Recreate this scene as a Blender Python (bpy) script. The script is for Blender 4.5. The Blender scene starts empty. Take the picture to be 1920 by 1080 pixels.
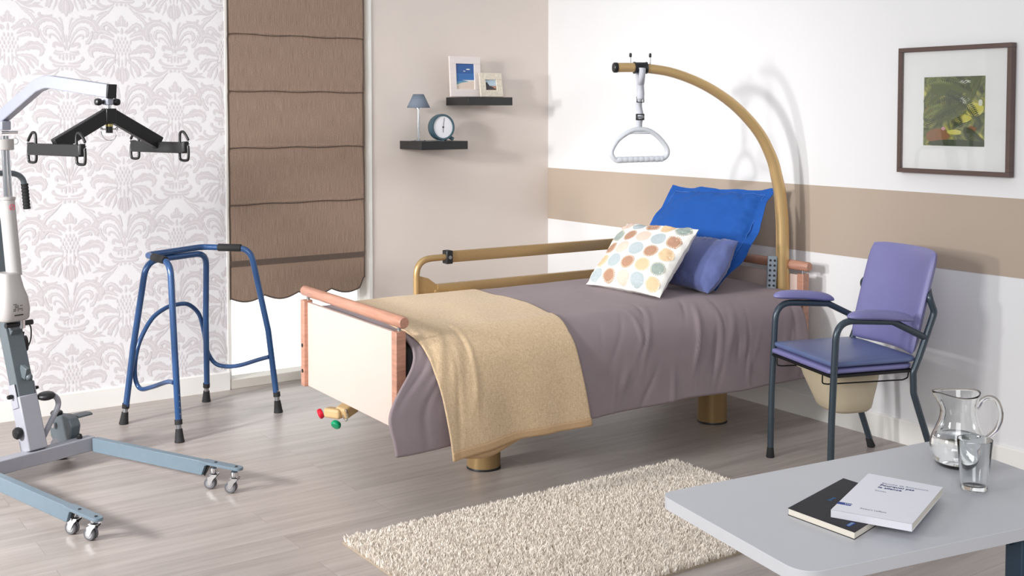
import bpy, math, random
from mathutils import Vector as V, Matrix, noise
random.seed(7)
R = math.radians
COL = bpy.context.scene.collection

# ------------------------------------------------------------------ helpers
def lin(c):
    return tuple(((x / 255.0) / 12.92 if x / 255.0 <= 0.04045 else ((x / 255.0 + 0.055) / 1.055) ** 2.4) for x in c) + (1.0,)

def newmat(name):
    m = bpy.data.materials.new(name); m.use_nodes = True
    b = m.node_tree.nodes['Principled BSDF']
    return m, m.node_tree, b

def mat(name, rgb, rough=0.5, metal=0.0, nscale=None, namt=0.12, bump=0.0, bscale=None, coat=0.0, sheen=0.0,
        stretch=(1, 1, 1), spec=0.5, **kw):
    """procedural material: colour varied by noise, optional bump"""
    m, nt, b = newmat(name)
    c = lin(rgb)
    b.inputs['Base Color'].default_value = c
    b.inputs['Roughness'].default_value = rough
    b.inputs['Metallic'].default_value = metal
    b.inputs['Specular IOR Level'].default_value = spec
    b.inputs['Coat Weight'].default_value = coat
    b.inputs['Sheen Weight'].default_value = sheen
    if nscale or bump:
        tc = nt.nodes.new('ShaderNodeTexCoord'); mp = nt.nodes.new('ShaderNodeMapping')
        mp.inputs['Scale'].default_value = stretch
        nt.links.new(tc.outputs['Object'], mp.inputs['Vector'])
    if nscale:
        n = nt.nodes.new('ShaderNodeTexNoise'); n.inputs['Scale'].default_value = nscale
        n.inputs['Detail'].default_value = 6
        nt.links.new(mp.outputs['Vector'], n.inputs['Vector'])
        r = nt.nodes.new('ShaderNodeValToRGB')
        r.color_ramp.elements[0].position = 0.3; r.color_ramp.elements[1].position = 0.7
        r.color_ramp.elements[0].color = tuple(x * (1 - namt) for x in c[:3]) + (1,)
        r.color_ramp.elements[1].color = tuple(min(1, x * (1 + namt)) for x in c[:3]) + (1,)
        nt.links.new(n.outputs['Fac'], r.inputs['Fac']); nt.links.new(r.outputs['Color'], b.inputs['Base Color'])
    if bump:
        n2 = nt.nodes.new('ShaderNodeTexNoise'); n2.inputs['Scale'].default_value = bscale or (nscale or 50)
        n2.inputs['Detail'].default_value = 4
        nt.links.new(mp.outputs['Vector'], n2.inputs['Vector'])
        bp = nt.nodes.new('ShaderNodeBump'); bp.inputs['Strength'].default_value = bump; bp.inputs['Distance'].default_value = 0.002
        nt.links.new(n2.outputs['Fac'], bp.inputs['Height']); nt.links.new(bp.outputs['Normal'], b.inputs['Normal'])
    return m

class MB:
    """collects verts and faces for ONE mesh"""
    def __init__(s): s.v = []; s.f = []; s.mi = []; s.cur = 0
    def add(s, vs, fs):
        o = len(s.v); s.v += [V(p) for p in vs]
        for f in fs: s.f.append([i + o for i in f]); s.mi.append(s.cur)
        return s
    def box(s, c, size, ex=None, ey=None, ez=None):
        ex = V(ex) if ex is not None else V((1, 0, 0)); ey = V(ey) if ey is not None else V((0, 1, 0)); ez = V(ez) if ez is not None else V((0, 0, 1))
        ex = ex.normalized(); ey = ey.normalized(); ez = ez.normalized(); c = V(c); h = [x / 2 for x in size]
        vs = [c + ex * (h[0] * a) + ey * (h[1] * b) + ez * (h[2] * d) for a in (-1, 1) for b in (-1, 1) for d in (-1, 1)]
        return s.add(vs, [(0, 1, 3, 2), (4, 6, 7, 5), (0, 4, 5, 1), (2, 3, 7, 6), (0, 2, 6, 4), (1, 5, 7, 3)])
    def bar(s, a, b, w, h, up=(0, 0, 1)):
        a = V(a); b = V(b); d = (b - a); L = d.length; d.normalize(); side = d.cross(V(up)).normalized(); u = side.cross(d).normalized()
        return s.box((a + b) / 2, (L, w, h), d, side, u)
    def tube(s, pts, r, n=14, closed=False, cap=True, ell=None):
        pts = [V(p) for p in pts]; N = len(pts)
        rs = r if isinstance(r, (list, tuple)) else [r] * N
        T = []
        for i in range(N):
            if closed: t = pts[(i + 1) % N] - pts[i - 1]
            else: t = pts[min(i + 1, N - 1)] - pts[max(i - 1, 0)]
            T.append(t.normalized() if t.length > 1e-9 else V((0, 0, 1)))
        a = V((0, 0, 1)) if abs(T[0].z) < 0.9 else V((1, 0, 0))
        u = (a - T[0] * a.dot(T[0])).normalized(); vs = []; fs = []
        for i in range(N):
            if i:
                u = (u - T[i] * u.dot(T[i]));
                u = u.normalized()
            w = T[i].cross(u)
            for k in range(n):
                an = 2 * math.pi * k / n
                vs.append(pts[i] + u * (math.cos(an) * rs[i]) + w * (math.sin(an) * rs[i] * (ell or 1)))
        M = N if closed else N - 1
        for i in range(M):
            j = (i + 1) % N
            for k in range(n):
                k2 = (k + 1) % n
                fs.append((i * n + k, i * n + k2, j * n + k2, j * n + k))
        if cap and not closed:
            fs.append(tuple(range(n - 1, -1, -1))); fs.append(tuple((N - 1) * n + k for k in range(n)))
        return s.add(vs, fs)
    def cyl(s, a, b, r, n=24, r2=None):
        return s.tube([a, b], [r, r if r2 is None else r2], n)
    def lathe(s, c, prof, n=40, ax=(0, 0, 1), cap=True, sx=1.0):
        """prof: list of (radius, height) along ax"""
        c = V(c); ax = V(ax).normalized(); a = V((1, 0, 0)) if abs(ax.x) < 0.9 else V((0, 1, 0))
        u = (a - ax * a.dot(ax)).normalized(); w = ax.cross(u); vs = []; fs = []
        for (r, h) in prof:
            for k in range(n):
                an = 2 * math.pi * k / n
                vs.append(c + ax * h + u * (math.cos(an) * r * sx) + w * (math.sin(an) * r))
        for i in range(len(prof) - 1):
            for k in range(n):
                k2 = (k + 1) % n
                fs.append((i * n + k, i * n + k2, (i + 1) * n + k2, (i + 1) * n + k))
        if cap:
            fs.append(tuple(range(n - 1, -1, -1))); fs.append(tuple((len(prof) - 1) * n + k for k in range(n)))
        return s.add(vs, fs)
    def prism(s, poly, d, ex=(1, 0, 0), ey=(0, 1, 0), o=(0, 0, 0)):
        """poly 2-D points in plane (ex,ey) at o, extruded by vector d"""
        ex = V(ex); ey = V(ey); o = V(o); d = V(d); n = len(poly)
        a = [o + ex * p[0] + ey * p[1] for p in poly]; b = [p + d for p in a]
        return s.add(a + b, [tuple(range(n - 1, -1, -1)), tuple(range(n, 2 * n))] + [(i, (i + 1) % n, (i + 1) % n + n, i + n) for i in range(n)])
    def grid(s, fn, nu, nv, flip=False):
        vs = [fn(i / nu, j / nv) for i in range(nu + 1) for j in range(nv + 1)]; fs = []
        for i in range(nu):
            for j in range(nv):
                q = (i * (nv + 1) + j, (i + 1) * (nv + 1) + j, (i + 1) * (nv + 1) + j + 1, i * (nv + 1) + j + 1)
                fs.append(q[::-1] if flip else q)
        return s.add(vs, fs)
    def ball(s, c, r, n=16, m=10, sc=(1, 1, 1), ex=(1, 0, 0), ey=(0, 1, 0), ez=(0, 0, 1)):
        c = V(c); ex = V(ex); ey = V(ey); ez = V(ez); vs = []; fs = []
        for i in range(m + 1):
            ph = math.pi * i / m
            for k in range(n):
                th = 2 * math.pi * k / n
                vs.append(c + ex * (r * sc[0] * math.sin(ph) * math.cos(th)) + ey * (r * sc[1] * math.sin(ph) * math.sin(th)) + ez * (r * sc[2] * math.cos(ph)))
        for i in range(m):
            for k in range(n):
                k2 = (k + 1) % n
                fs.append((i * n + k, (i + 1) * n + k, (i + 1) * n + k2, i * n + k2))
        return s.add(vs, fs)

BASE = {}
def build(name, mb, mats, parent=None, base=None, sharp=38, bevel=0, bseg=2, solid=0, soffset=-1, subsurf=0, kind=None, label=None, flat=False):
    me = bpy.data.meshes.new(name)
    b = BASE[parent.name] if parent is not None else V(base if base is not None else (0, 0, 0))
    me.from_pydata([tuple(p - b) for p in mb.v], [], mb.f)
    if not isinstance(mats, (list, tuple)): mats = [mats]
    for m in mats: me.materials.append(m)
    me.polygons.foreach_set('material_index', mb.mi)
    me.polygons.foreach_set('use_smooth', [not flat] * len(me.polygons))
    me.validate(); me.update()
    try: me.set_sharp_from_angle(angle=R(sharp))
    except Exception: pass
    o = bpy.data.objects.new(name, me); COL.objects.link(o); BASE[o.name] = b
    if parent is not None: o.parent = parent
    else: o.location = b
    if solid:
        md = o.modifiers.new('solid', 'SOLIDIFY'); md.thickness = solid; md.offset = soffset
    if bevel:
        md = o.modifiers.new('bevel', 'BEVEL'); md.width = bevel; md.segments = bseg; md.limit_method = 'ANGLE'; md.angle_limit = R(40)
    if subsurf:
        md = o.modifiers.new('sub', 'SUBSURF'); md.levels = subsurf; md.render_levels = subsurf
    if kind: o['kind'] = kind
    if label: o['label'] = label
    return o
def tag(o, label, cat, group=None, kind=None):
    o['label'] = label; o['category'] = cat
    if group: o['group'] = group
    if kind: o['kind'] = kind
    return o
def thing(name, label, cat, base, group=None):
    o = bpy.data.objects.new(name, None); COL.objects.link(o); o.location = base; o.empty_display_size = 0.05
    BASE[o.name] = V(base); return tag(o, label, cat, group)
def struct(name, mb, mats, **kw): return build(name, mb, mats, kind='structure', **kw)

def fillet(pts, r, n=6, closed=False):
    """round the corners of a polyline"""
    pts = [V(p) for p in pts]; N = len(pts); out = []
    rr = r if isinstance(r, (list, tuple)) else [r] * N
    for i in range(N):
        if (not closed and i in (0, N - 1)) or rr[i] <= 0: out.append(pts[i]); continue
        a, b, c = pts[i - 1], pts[i], pts[(i + 1) % N]
        d1 = (a - b); d2 = (c - b); l1 = d1.length; l2 = d2.length; d1.normalize(); d2.normalize()
        ang = d1.angle(d2); t = min(rr[i] / max(math.tan(ang / 2), 1e-3), l1 * .49, l2 * .49)
        p = b + d1 * t; q = b + d2 * t
        for k in range(n + 1):
            s = k / n; out.append(p * (1 - s) ** 2 + b * 2 * s * (1 - s) + q * s * s)
    return out
def catmull(pts, n=6, closed=False):
    pts = [V(p) for p in pts]; N = len(pts); out = []
    for i in range(N if closed else N - 1):
        if closed: p0, p1, p2, p3 = pts[i - 1], pts[i], pts[(i + 1) % N], pts[(i + 2) % N]
        else: p0, p1, p2, p3 = pts[max(i - 1, 0)], pts[i], pts[i + 1], pts[min(i + 2, N - 1)]
        for k in range(n):
            t = k / n
            out.append(.5 * ((2 * p1) + (p2 - p0) * t + (2 * p0 - 5 * p1 + 4 * p2 - p3) * t * t + (3 * p1 - p0 - 3 * p2 + p3) * t ** 3))
    if not closed: out.append(pts[-1])
    return out
def lerp(a, b, t): return a + (b - a) * t
def sstep(a, b, x):
    t = max(0, min(1, (x - a) / (b - a))); return t * t * (3 - 2 * t)

# ------------------------------------------------------------------ materials
M_white_wall = mat('white_paint', (230, 230, 231), .7, nscale=3, namt=.01, bump=.04, bscale=220)
M_beige_wall = mat('beige_paint', (217, 206, 198), .75, nscale=3, namt=.012, bump=.04, bscale=220)
M_taupe = mat('taupe_paint', (180, 164, 148), .75, nscale=3, namt=.012, bump=.04, bscale=220)
M_paper = mat('wallpaper_ground', (238, 236, 238), .55, nscale=90, namt=.01, stretch=(1, 1, .3))
M_damask = mat('wallpaper_damask', (219, 213, 215), .5, nscale=90, namt=.015)
M_skirt = mat('skirting_paint', (240, 238, 234), .45, nscale=4, namt=.01)
M_frame_w = mat('window_frame_paint', (240, 238, 232), .4, nscale=4, namt=.01)

def m_floor():
    m, nt, b = newmat('floor_planks')
    N = nt.nodes; L = nt.links
    tc = N.new('ShaderNodeTexCoord')
    br = N.new('ShaderNodeTexBrick'); br.offset = .37; br.inputs['Scale'].default_value = 1
    br.inputs['Brick Width'].default_value = 1.25; br.inputs['Row Height'].default_value = .155
    br.inputs['Mortar Size'].default_value = .0012; br.inputs['Mortar Smooth'].default_value = .2
    br.inputs['Color1'].default_value = (.0, .0, .0, 1); br.inputs['Color2'].default_value = (1, 1, 1, 1); br.inputs['Mortar'].default_value = (.5, .5, .5, 1)
    L.new(tc.outputs['Object'], br.inputs['Vector'])
    def noise_(sc, st, det=8, off=None):
        mp = N.new('ShaderNodeMapping'); mp.inputs['Scale'].default_value = st
        L.new(tc.outputs['Object'], mp.inputs['Vector'])
        n = N.new('ShaderNodeTexNoise'); n.inputs['Scale'].default_value = sc; n.inputs['Detail'].default_value = det; n.inputs['Roughness'].default_value = .6
        if off is not None:
            ad = N.new('ShaderNodeVectorMath'); ad.operation = 'MULTIPLY_ADD'
            ad.inputs[1].default_value = (3, 7, 0); L.new(off, ad.inputs[0]); L.new(mp.outputs['Vector'], ad.inputs[2]); L.new(ad.outputs[0], n.inputs['Vector'])
        else: L.new(mp.outputs['Vector'], n.inputs['Vector'])
        return n.outputs['Fac']
    n1 = noise_(4, (.35, 4.5, 1), 8, br.outputs['Color'])
    n2 = noise_(30, (.12, 3, 1), 6, br.outputs['Color'])
    mx = N.new('ShaderNodeMath'); mx.operation = 'MULTIPLY_ADD'; mx.inputs[1].default_value = .30
    L.new(n2, mx.inputs[0]); L.new(n1, mx.inputs[2])
    m2 = N.new('ShaderNodeMath'); m2.operation = 'MULTIPLY_ADD'; m2.inputs[1].default_value = .10
    L.new(br.outputs['Color'], m2.inputs[0]); L.new(mx.outputs[0], m2.inputs[2])
    r = N.new('ShaderNodeValToRGB'); e = r.color_ramp.elements
    e[0].position = .45; e[0].color = lin((150, 140, 134)); e[1].position = 1.0; e[1].color = lin((188, 178, 172))
    x = e.new(.70); x.color = lin((170, 160, 154))
    L.new(m2.outputs[0], r.inputs['Fac'])
    mo = N.new('ShaderNodeMixRGB'); mo.blend_type = 'MULTIPLY'; mo.inputs['Color2'].default_value = (.78, .76, .75, 1)
    L.new(br.outputs['Fac'], mo.inputs['Fac']); L.new(r.outputs['Color'], mo.inputs['Color1'])
    L.new(mo.outputs['Color'], b.inputs['Base Color'])
    b.inputs['Roughness'].default_value = .37; b.inputs['Specular IOR Level'].default_value = .35
    bp = N.new('ShaderNodeBump'); bp.inputs['Strength'].default_value = .12; bp.inputs['Distance'].default_value = .001
    L.new(n2, bp.inputs['Height']); L.new(bp.outputs['Normal'], b.inputs['Normal'])
    return m
M_floor = m_floor()

def m_weave(name, c1, c2, su, sv, rough=.9, bump=.5, sheen=.2, streak=None):
    """woven cloth driven by object space waves"""
    m, nt, b = newmat(name); N = nt.nodes; L = nt.links
    tc = N.new('ShaderNodeTexCoord')
    def nz(st, sc):
        mp = N.new('ShaderNodeMapping'); mp.inputs['Scale'].default_value = st; L.new(tc.outputs['UV' if streak is None else 'Object'], mp.inputs['Vector'])
        n = N.new('ShaderNodeTexNoise'); n.inputs['Scale'].default_value = sc; n.inputs['Detail'].default_value = 3; L.new(mp.outputs['Vector'], n.inputs['Vector']); return n.outputs['Fac']
    a = nz(su, 1); c = nz(sv, 1)
    ad = N.new('ShaderNodeMath'); ad.operation = 'ADD'; L.new(a, ad.inputs[0]); L.new(c, ad.inputs[1])
    hf = N.new('ShaderNodeMath'); hf.operation = 'MULTIPLY'; hf.inputs[1].default_value = .5; L.new(ad.outputs[0], hf.inputs[0])
    r = N.new('ShaderNodeValToRGB'); r.color_ramp.elements[0].position = .36; r.color_ramp.elements[1].position = .64
    r.color_ramp.elements[0].color = lin(c1); r.color_ramp.elements[1].color = lin(c2)
    L.new(hf.outputs[0], r.inputs['Fac']); L.new(r.outputs['Color'], b.inputs['Base Color'])
    b.inputs['Roughness'].default_value = rough; b.inputs['Specular IOR Level'].default_value = .2; b.inputs['Sheen Weight'].default_value = sheen
    bp = N.new('ShaderNodeBump'); bp.inputs['Strength'].default_value = bump; bp.inputs['Distance'].default_value = .001
    L.new(hf.outputs[0], bp.inputs['Height']); L.new(bp.outputs['Normal'], b.inputs['Normal'])
    return m
M_blind = m_weave('blind_linen', (124, 103, 89), (166, 143, 126), (420, 1, 10), (140, 1, 420), streak=1, sheen=0, bump=.25)
M_blind_band = mat('blind_band', (98, 84, 75), .85, nscale=200, namt=.1, bump=.2)
M_blind_trim = mat('blind_piping', (82, 70, 62), .85, nscale=200, namt=.1, bump=.2)
M_throw = m_weave('knitted_throw', (190, 163, 130), (219, 194, 160), (70, 330, 330), (300, 60, 60), streak=1, bump=.6, sheen=.1)
M_throw_hem = mat('throw_hem', (190, 158, 120), .9, nscale=300, namt=.12, bump=.4)
M_duvet = mat('mauve_duvet', (143, 129, 133), .8, nscale=14, namt=.03, bump=.10, bscale=600, sheen=.05, spec=.25)
M_mattress = mat('dark_mattress', (58, 58, 62), .8, nscale=60, namt=.1, bump=.2)
M_blue = mat('royal_blue_cotton', (28, 84, 164), .75, nscale=20, namt=.05, bump=.15, bscale=500, spec=.3)
M_blue_st = mat('blue_stitch', (70, 120, 200), .7, nscale=50, namt=.05)
M_lilac = mat('lavender_velvet', (88, 98, 148), .85, nscale=12, namt=.09, bump=.3, bscale=400, sheen=.25)
M_pillow_w = mat('cream_cotton', (240, 238, 232), .8, nscale=20, namt=.015, bump=.15, bscale=400)
DOTC = {'B': (176, 187, 190), 'G': (150, 162, 156), 'R': (178, 138, 114), 'P': (222, 199, 184), 'Y': (218, 187, 150)}
M_dots = {k: mat('dot_' + n, DOTC[k], .85, nscale=120, namt=.06) for k, n in (('B', 'blue_grey'), ('G', 'sage'), ('R', 'brown'), ('P', 'peach'), ('Y', 'straw'))}
M_stitch = mat('cream_stitch', (238, 226, 206), .8, nscale=60, namt=.04)
M_wood = mat('beech_wood', (180, 131, 110), .42, nscale=7, namt=.16, stretch=(2, 2, 14), coat=.15)
M_wood_rail = mat('beech_wood_rail', (180, 131, 110), .4, nscale=7, namt=.16, stretch=(14, 1.2, 14), coat=.15)
M_panel = mat('cream_panel', (206, 185, 176), .5, nscale=3, namt=.015)
M_gold = mat('bronze_lacquer', (172, 143, 99), .36, .45, nscale=160, namt=.05)
M_gold_arch = mat('bronze_lacquer_pole', (206, 174, 122), .26, .5, nscale=160, namt=.02)
M_chrome = mat('chrome', (215, 217, 220), .12, 1.0, nscale=20, namt=.02)
M_steel = mat('brushed_steel', (170, 172, 175), .3, .9, nscale=60, namt=.06)
M_black = mat('black_plastic', (24, 24, 26), .4, nscale=40, namt=.1)
M_blackmetal = mat('black_powder_coat', (17, 17, 17), .42, nscale=400, namt=.25, bump=.1)
M_rubber = mat('black_rubber', (34, 34, 36), .75, nscale=60, namt=.12, bump=.2)
M_walker = mat('blue_lacquer', (44, 80, 128), .28, .15, nscale=30, namt=.04, coat=.3)
M_lgrey = mat('light_grey_lacquer', (152, 153, 162), .42, nscale=30, namt=.02)
M_boom = mat('silver_white_lacquer', (148, 151, 164), .4, nscale=30, namt=.02)
M_dgrey = mat('slate_grey_lacquer', (88, 97, 102), .45, nscale=30, namt=.04)
M_legblue = mat('grey_blue_lacquer', (108, 125, 137), .42, nscale=30, namt=.03)
M_motor = mat('warm_grey_plastic', (166, 162, 160), .45, nscale=10, namt=.01)
M_tyre = mat('grey_tyre', (96, 96, 100), .6, nscale=30, namt=.05)
M_chairtube = mat('slate_blue_tube', (62, 74, 84), .32, .3, nscale=200, namt=.12, coat=.2)
M_vinyl = mat('lavender_vinyl', (126, 124, 174), .42, nscale=8, namt=.03, bump=.1, bscale=300)
M_vinyl_seat = mat('lavender_vinyl_seat', (98, 112, 154), .36, nscale=8, namt=.05, bump=.1, bscale=300)
M_pan = mat('beige_pan_plastic', (205, 192, 165), .45, nscale=6, namt=.015)
M_tabletop = mat('pale_grey_laminate', (190, 191, 196), .3, nscale=5, namt=.01, spec=.4)
M_tableedge = mat('white_edge_band', (222, 223, 227), .4, nscale=5, namt=.01)
M_tableleg = mat('navy_table_leg', (45, 68, 88), .45, nscale=30, namt=.04)
M_shelf = mat('black_shelf_lacquer', (30, 30, 32), .35, nscale=40, namt=.1)
M_teal = mat('teal_plastic', (62, 88, 100), .45, nscale=30, namt=.05)
M_dial = mat('clock_dial', (232, 232, 236), .5, nscale=10, namt=.01)
M_lampshade = mat('slate_lampshade', (112, 122, 136), .85, nscale=150, namt=.06, bump=.2)
M_fr1 = mat('white_washed_wood', (226, 216, 212), .6, nscale=8, namt=.03, stretch=(1, 1, 6))
M_fr2 = mat('mottled_shell_frame', (216, 206, 190), .6, nscale=60, namt=.13)
M_fr3 = mat('dark_brown_frame', (88, 68, 62), .45, nscale=9, namt=.08, stretch=(1, 1, 6))
M_mount = mat('white_mount', (238, 235, 234), .8, nscale=10, namt=.005)
M_paperpage = mat('book_pages', (240, 232, 218), .8, nscale=300, namt=.03, stretch=(.05, .05, 4))
M_bookw = mat('white_cover', (232, 232, 240), .4, nscale=8, namt=.008)
M_bookb = mat('navy_black_cover', (21, 20, 29), .5, nscale=8, namt=.05, spec=.25)
M_ink = mat('navy_ink', (58, 64, 110), .6, nscale=30, namt=.05)
M_inkg = mat('grey_ink', (150, 152, 168), .6, nscale=30, namt=.05)
M_inkb = mat('cobalt_ink', (30, 62, 140), .6, nscale=30, namt=.05)
M_inkl = mat('pale_blue_ink', (140, 170, 190), .6, nscale=30, namt=.05)
M_red = mat('red_plastic', (206, 22, 48), .35, nscale=20, namt=.05)
M_green = mat('green_plastic', (0, 146, 98), .35, nscale=20, namt=.05)
M_tan = mat('tan_pedal_metal', (200, 168, 122), .5, nscale=30, namt=.05)
M_remote = mat('grey_remote', (132, 142, 152), .45, nscale=30, namt=.04)
M_strap = mat('grey_webbing', (196, 198, 206), .8, nscale=250, namt=.08, bump=.3)
M_handle = mat('pale_grey_plastic', (198, 202, 208), .4, nscale=30, namt=.03)
M_rug = mat('cream_pile', (242, 233, 222), .9, nscale=130, namt=.10, sheen=.1)
M_rugback = mat('rug_backing', (176, 160, 142), .9, nscale=60, namt=.1)

def m_glass(name, ior=1.45, col=(1, 1, 1, 1)):
    m, nt, b = newmat(name)
    b.inputs['Base Color'].default_value = col; b.inputs['Roughness'].default_value = 0; b.inputs['IOR'].default_value = ior
    b.inputs['Transmission Weight'].default_value = 1
    return m
M_glass = m_glass('clear_glass', 1.45, (.99, 1, 1, 1)); M_water = m_glass('water', 1.33)
def m_emit(name, rgb, s):
    m, nt, b = newmat(name); b.inputs['Emission Color'].default_value = lin(rgb); b.inputs['Emission Strength'].default_value = s
    b.inputs['Base Color'].default_value = (.8, .8, .8, 1); return m
def m_pane(name):
    m, nt, b = newmat(name); nt.nodes.remove(b)
    t = nt.nodes.new('ShaderNodeBsdfTransparent'); g = nt.nodes.new('ShaderNodeBsdfGlossy'); f = nt.nodes.new('ShaderNodeFresnel'); x = nt.nodes.new('ShaderNodeMixShader')
    g.inputs['Roughness'].default_value = .02; f.inputs['IOR'].default_value = 1.35; t.inputs['Color'].default_value = (.97, .98, .98, 1)
    nt.links.new(f.outputs[0], x.inputs[0]); nt.links.new(t.outputs[0], x.inputs[1]); nt.links.new(g.outputs[0], x.inputs[2]); nt.links.new(x.outputs[0], nt.nodes['Material Output'].inputs['Surface']); return m
M_sky = m_emit('daylight_sky', (255, 255, 255), 1.6)

# ------------------------------------------------------------------ room
WH = 2.75; TH = .14
struct('floor', MB().box((-2.5, -4.0, -.05), (8.6, 8.6, .1)), M_floor)
def damask(mb, z0, xs):
    """damask ornament as thin relief in the wallpaper, local unit: 890 = one repeat"""
    S = .705 / 890.0
    k = [0]
    def stroke(ax, top, pts, ws, mir):
        P = catmull([V((p[0], p[1], 0)) for p in pts], 6); n = len(P); m = len(ws) - 1
        L = []; Rr = []; wide = max(ws) > 26; ph_ = sum(p[0] + p[1] for p in pts)
        for i, p in enumerate(P):
            t = (P[min(i + 1, n - 1)] - P[max(i - 1, 0)]); t.normalize(); nn = V((-t.y, t.x, 0))
            s = i / (n - 1) * m; a = int(min(s, m - 1e-6)); w = lerp(ws[a], ws[a + 1], s - a) / 2 * (.86 + (.17 * math.sin(i * 1.9 + ph_) if wide else 0))
            L.append(p + nn * w); Rr.append(p - nn * w)
        poly = L + Rr[::-1]
        k[0] += 1; yy = -.0004 - (k[0] % 9) * .00012
        vs = []
        for q_, p in enumerate(poly):
            x = ax + p.x * mir * S; z = top - p.y * S
            vs.append((min(max(x, -5.0), -2.3015), yy - min(q_, len(poly) - 1 - q_) * 4e-6, z))
        xsv = [v[0] for v in vs]; zs = [v[2] for v in vs]
        if max(xsv) - min(xsv) < 1e-4 or max(zs) > WH - .001 or min(zs) < .11: 
            if max(zs) > WH - .001 or max(zs) < .11 or max(xsv) - min(xsv) < 1e-4: return
            vs = [(v[0], v[1], max(v[2], .108)) for v in vs]
        fs = [(i, i + 1, len(poly) - 2 - i, len(poly) - 1 - i) for i in range(n - 1)]
        if mir < 0: fs = [f[::-1] for f in fs]
        mb.add(vs, fs)
        if wide and len(pts) > 2:
            mb.cur = 0; v2 = []; m0, m1 = 2, n - 3
            for i in range(m0, m1 + 1):
                nn = (L[i] - Rr[i]); ln = nn.length; nn = nn / max(ln, 1e-6); hw = min(1.9, ln * .12) * math.sin(math.pi * (i - m0 + .6) / (m1 - m0 + 1.2)) ** .5
                for q in (P[i] + nn * hw, P[i] - nn * hw): v2.append((min(max(ax + q.x * mir * S, -5.0), -2.3015), yy - .00035, max(top - q.y * S, .108)))
            f2 = [(2 * i, 2 * i + 2, 2 * i + 3, 2 * i + 1) for i in range(m1 - m0)]
            mb.add(v2, f2 if mir > 0 else [f[::-1] for f in f2])
            mb.cur = 1
    A = []
    def s(pts, ws): A.append((pts, ws))
    # medallion: bud, curls, scale petals, side and bottom acanthus leaves
    s([(0, 75), (0, 40), (0, 0)], [50, 62, 4]); s([(26, 80), (34, 62), (40, 40)], [16, 24, 4])
    s([(40, 120), (66, 84), (100, 62), (128, 78), (118, 100)], [10, 30, 34, 26, 14]); s([(30, 128), (58, 108), (84, 96), (96, 108)], [8, 20, 22, 8])
    s([(52, 150), (92, 124), (142, 112), (178, 138), (166, 168)], [10, 34, 46, 34, 18]); s([(60, 170), (96, 158), (130, 150), (140, 166)], [8, 24, 26, 10])
    s([(20, 118), (40, 100), (60, 92)], [10, 18, 4]); s([(0, 130), (0, 105), (0, 84)], [14, 18, 4])
    for r_, (yy, cnt) in enumerate(((150, 2), (176, 3), (202, 3), (228, 3), (254, 3))):
        for j in range(cnt):
            x = 11 + j * 23 + (0 if r_ % 2 else -11)
            if x < 0: x = 0
            s([(x, yy + 22), (x + 1, yy + 10), (x + (2 if x else 0), yy - 6)], [4, 17, 3])
    s([(56, 262), (110, 236), (165, 222), (205, 240), (206, 274), (190, 292)], [8, 52, 62, 48, 26, 8]); s([(150, 246), (170, 212), (196, 206)], [10, 22, 4]); s([(110, 236), (128, 204), (150, 200)], [10, 20, 4])
    s([(48, 290), (96, 290), (140, 300), (172, 330), (178, 360)], [6, 26, 40, 34, 6]); s([(90, 292), (120, 322), (140, 352), (160, 378)], [4, 20, 22, 4])
    s([(34, 300), (70, 330), (104, 372), (108, 420)], [6, 30, 46, 8]); s([(60, 330), (86, 348), (120, 392), (128, 412)], [4, 14, 20, 4]); s([(56, 340), (60, 380), (82, 432)], [4, 20, 4])
    s([(22, 280), (26, 310), (22, 350)], [6, 18, 4]); s([(44, 274), (52, 304), (44, 330)], [4, 14, 3]); s([(0, 300), (0, 330), (0, 350)], [6, 16, 4])
    s([(0, 350), (0, 410), (0, 472)], [14, 56, 8]); s([(24, 356), (38, 400), (36, 440)], [6, 26, 6]); s([(16, 360), (20, 400), (20, 450)], [4, 12, 30])
    # fountain scrolls
    s([(12, 640), (30, 560), (66, 506), (130, 486), (184, 520), (198, 576), (176, 618)], [12, 24, 34, 52, 56, 48, 10])
    s([(100, 500), (104, 474), (86, 462)], [10, 18, 6]); s([(150, 490), (170, 462), (164, 450)], [14, 24, 6]); s([(180, 520), (206, 500), (208, 488)], [14, 20, 4]); s([(196, 572), (214, 562), (220, 548)], [12, 18, 4])
    s([(22, 650), (50, 586), (84, 550), (124, 548), (138, 578), (126, 604)], [8, 16, 22, 28, 26, 12]); s([(26, 668), (62, 612), (92, 592), (108, 600), (104, 618)], [6, 12, 16, 16, 10])
    s([(166, 560), (160, 600), (140, 636), (122, 640)], [10, 22, 30, 26]); s([(16, 560), (30, 500), (44, 478)], [6, 14, 18])
    s([(0, 690), (0, 640), (0, 590)], [10, 18, 3])
    # neck
    s([(14, 668), (40, 664), (72, 650), (82, 668), (70, 680)], [10, 24, 26, 22, 8]); s([(8, 700), (16, 672), (24, 650)], [6, 12, 4])
    s([(20, 704), (50, 706), (76, 700)], [8, 14, 18]); s([(12, 716), (48, 724), (84, 714)], [6, 20, 14]); s([(0, 760), (0, 735), (0, 712)], [6, 20, 6]); s([(22, 764), (24, 744), (20, 726)], [6, 18, 6]); s([(44, 756), (46, 742), (42, 732)], [8, 16, 5])
    # base curls and swags
    s([(10, 782), (46, 782), (84, 770), (104, 752), (96, 738)], [12, 16, 22, 22, 16]); s([(0, 800), (30, 802), (70, 800), (90, 788)], [14, 14, 20, 10]); s([(0, 826), (0, 816), (0, 808)], [18, 24, 10]); s([(28, 830), (30, 820), (26, 812)], [14, 20, 8])
    s([(46, 812), (84, 834), (126, 834), (156, 812), (150, 790)], [8, 18, 24, 22, 12]); s([(70, 832), (120, 856), (176, 852), (222, 864)], [5, 17, 24, 5]); s([(150, 852), (172, 838), (200, 832)], [8, 20, 6])
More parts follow.
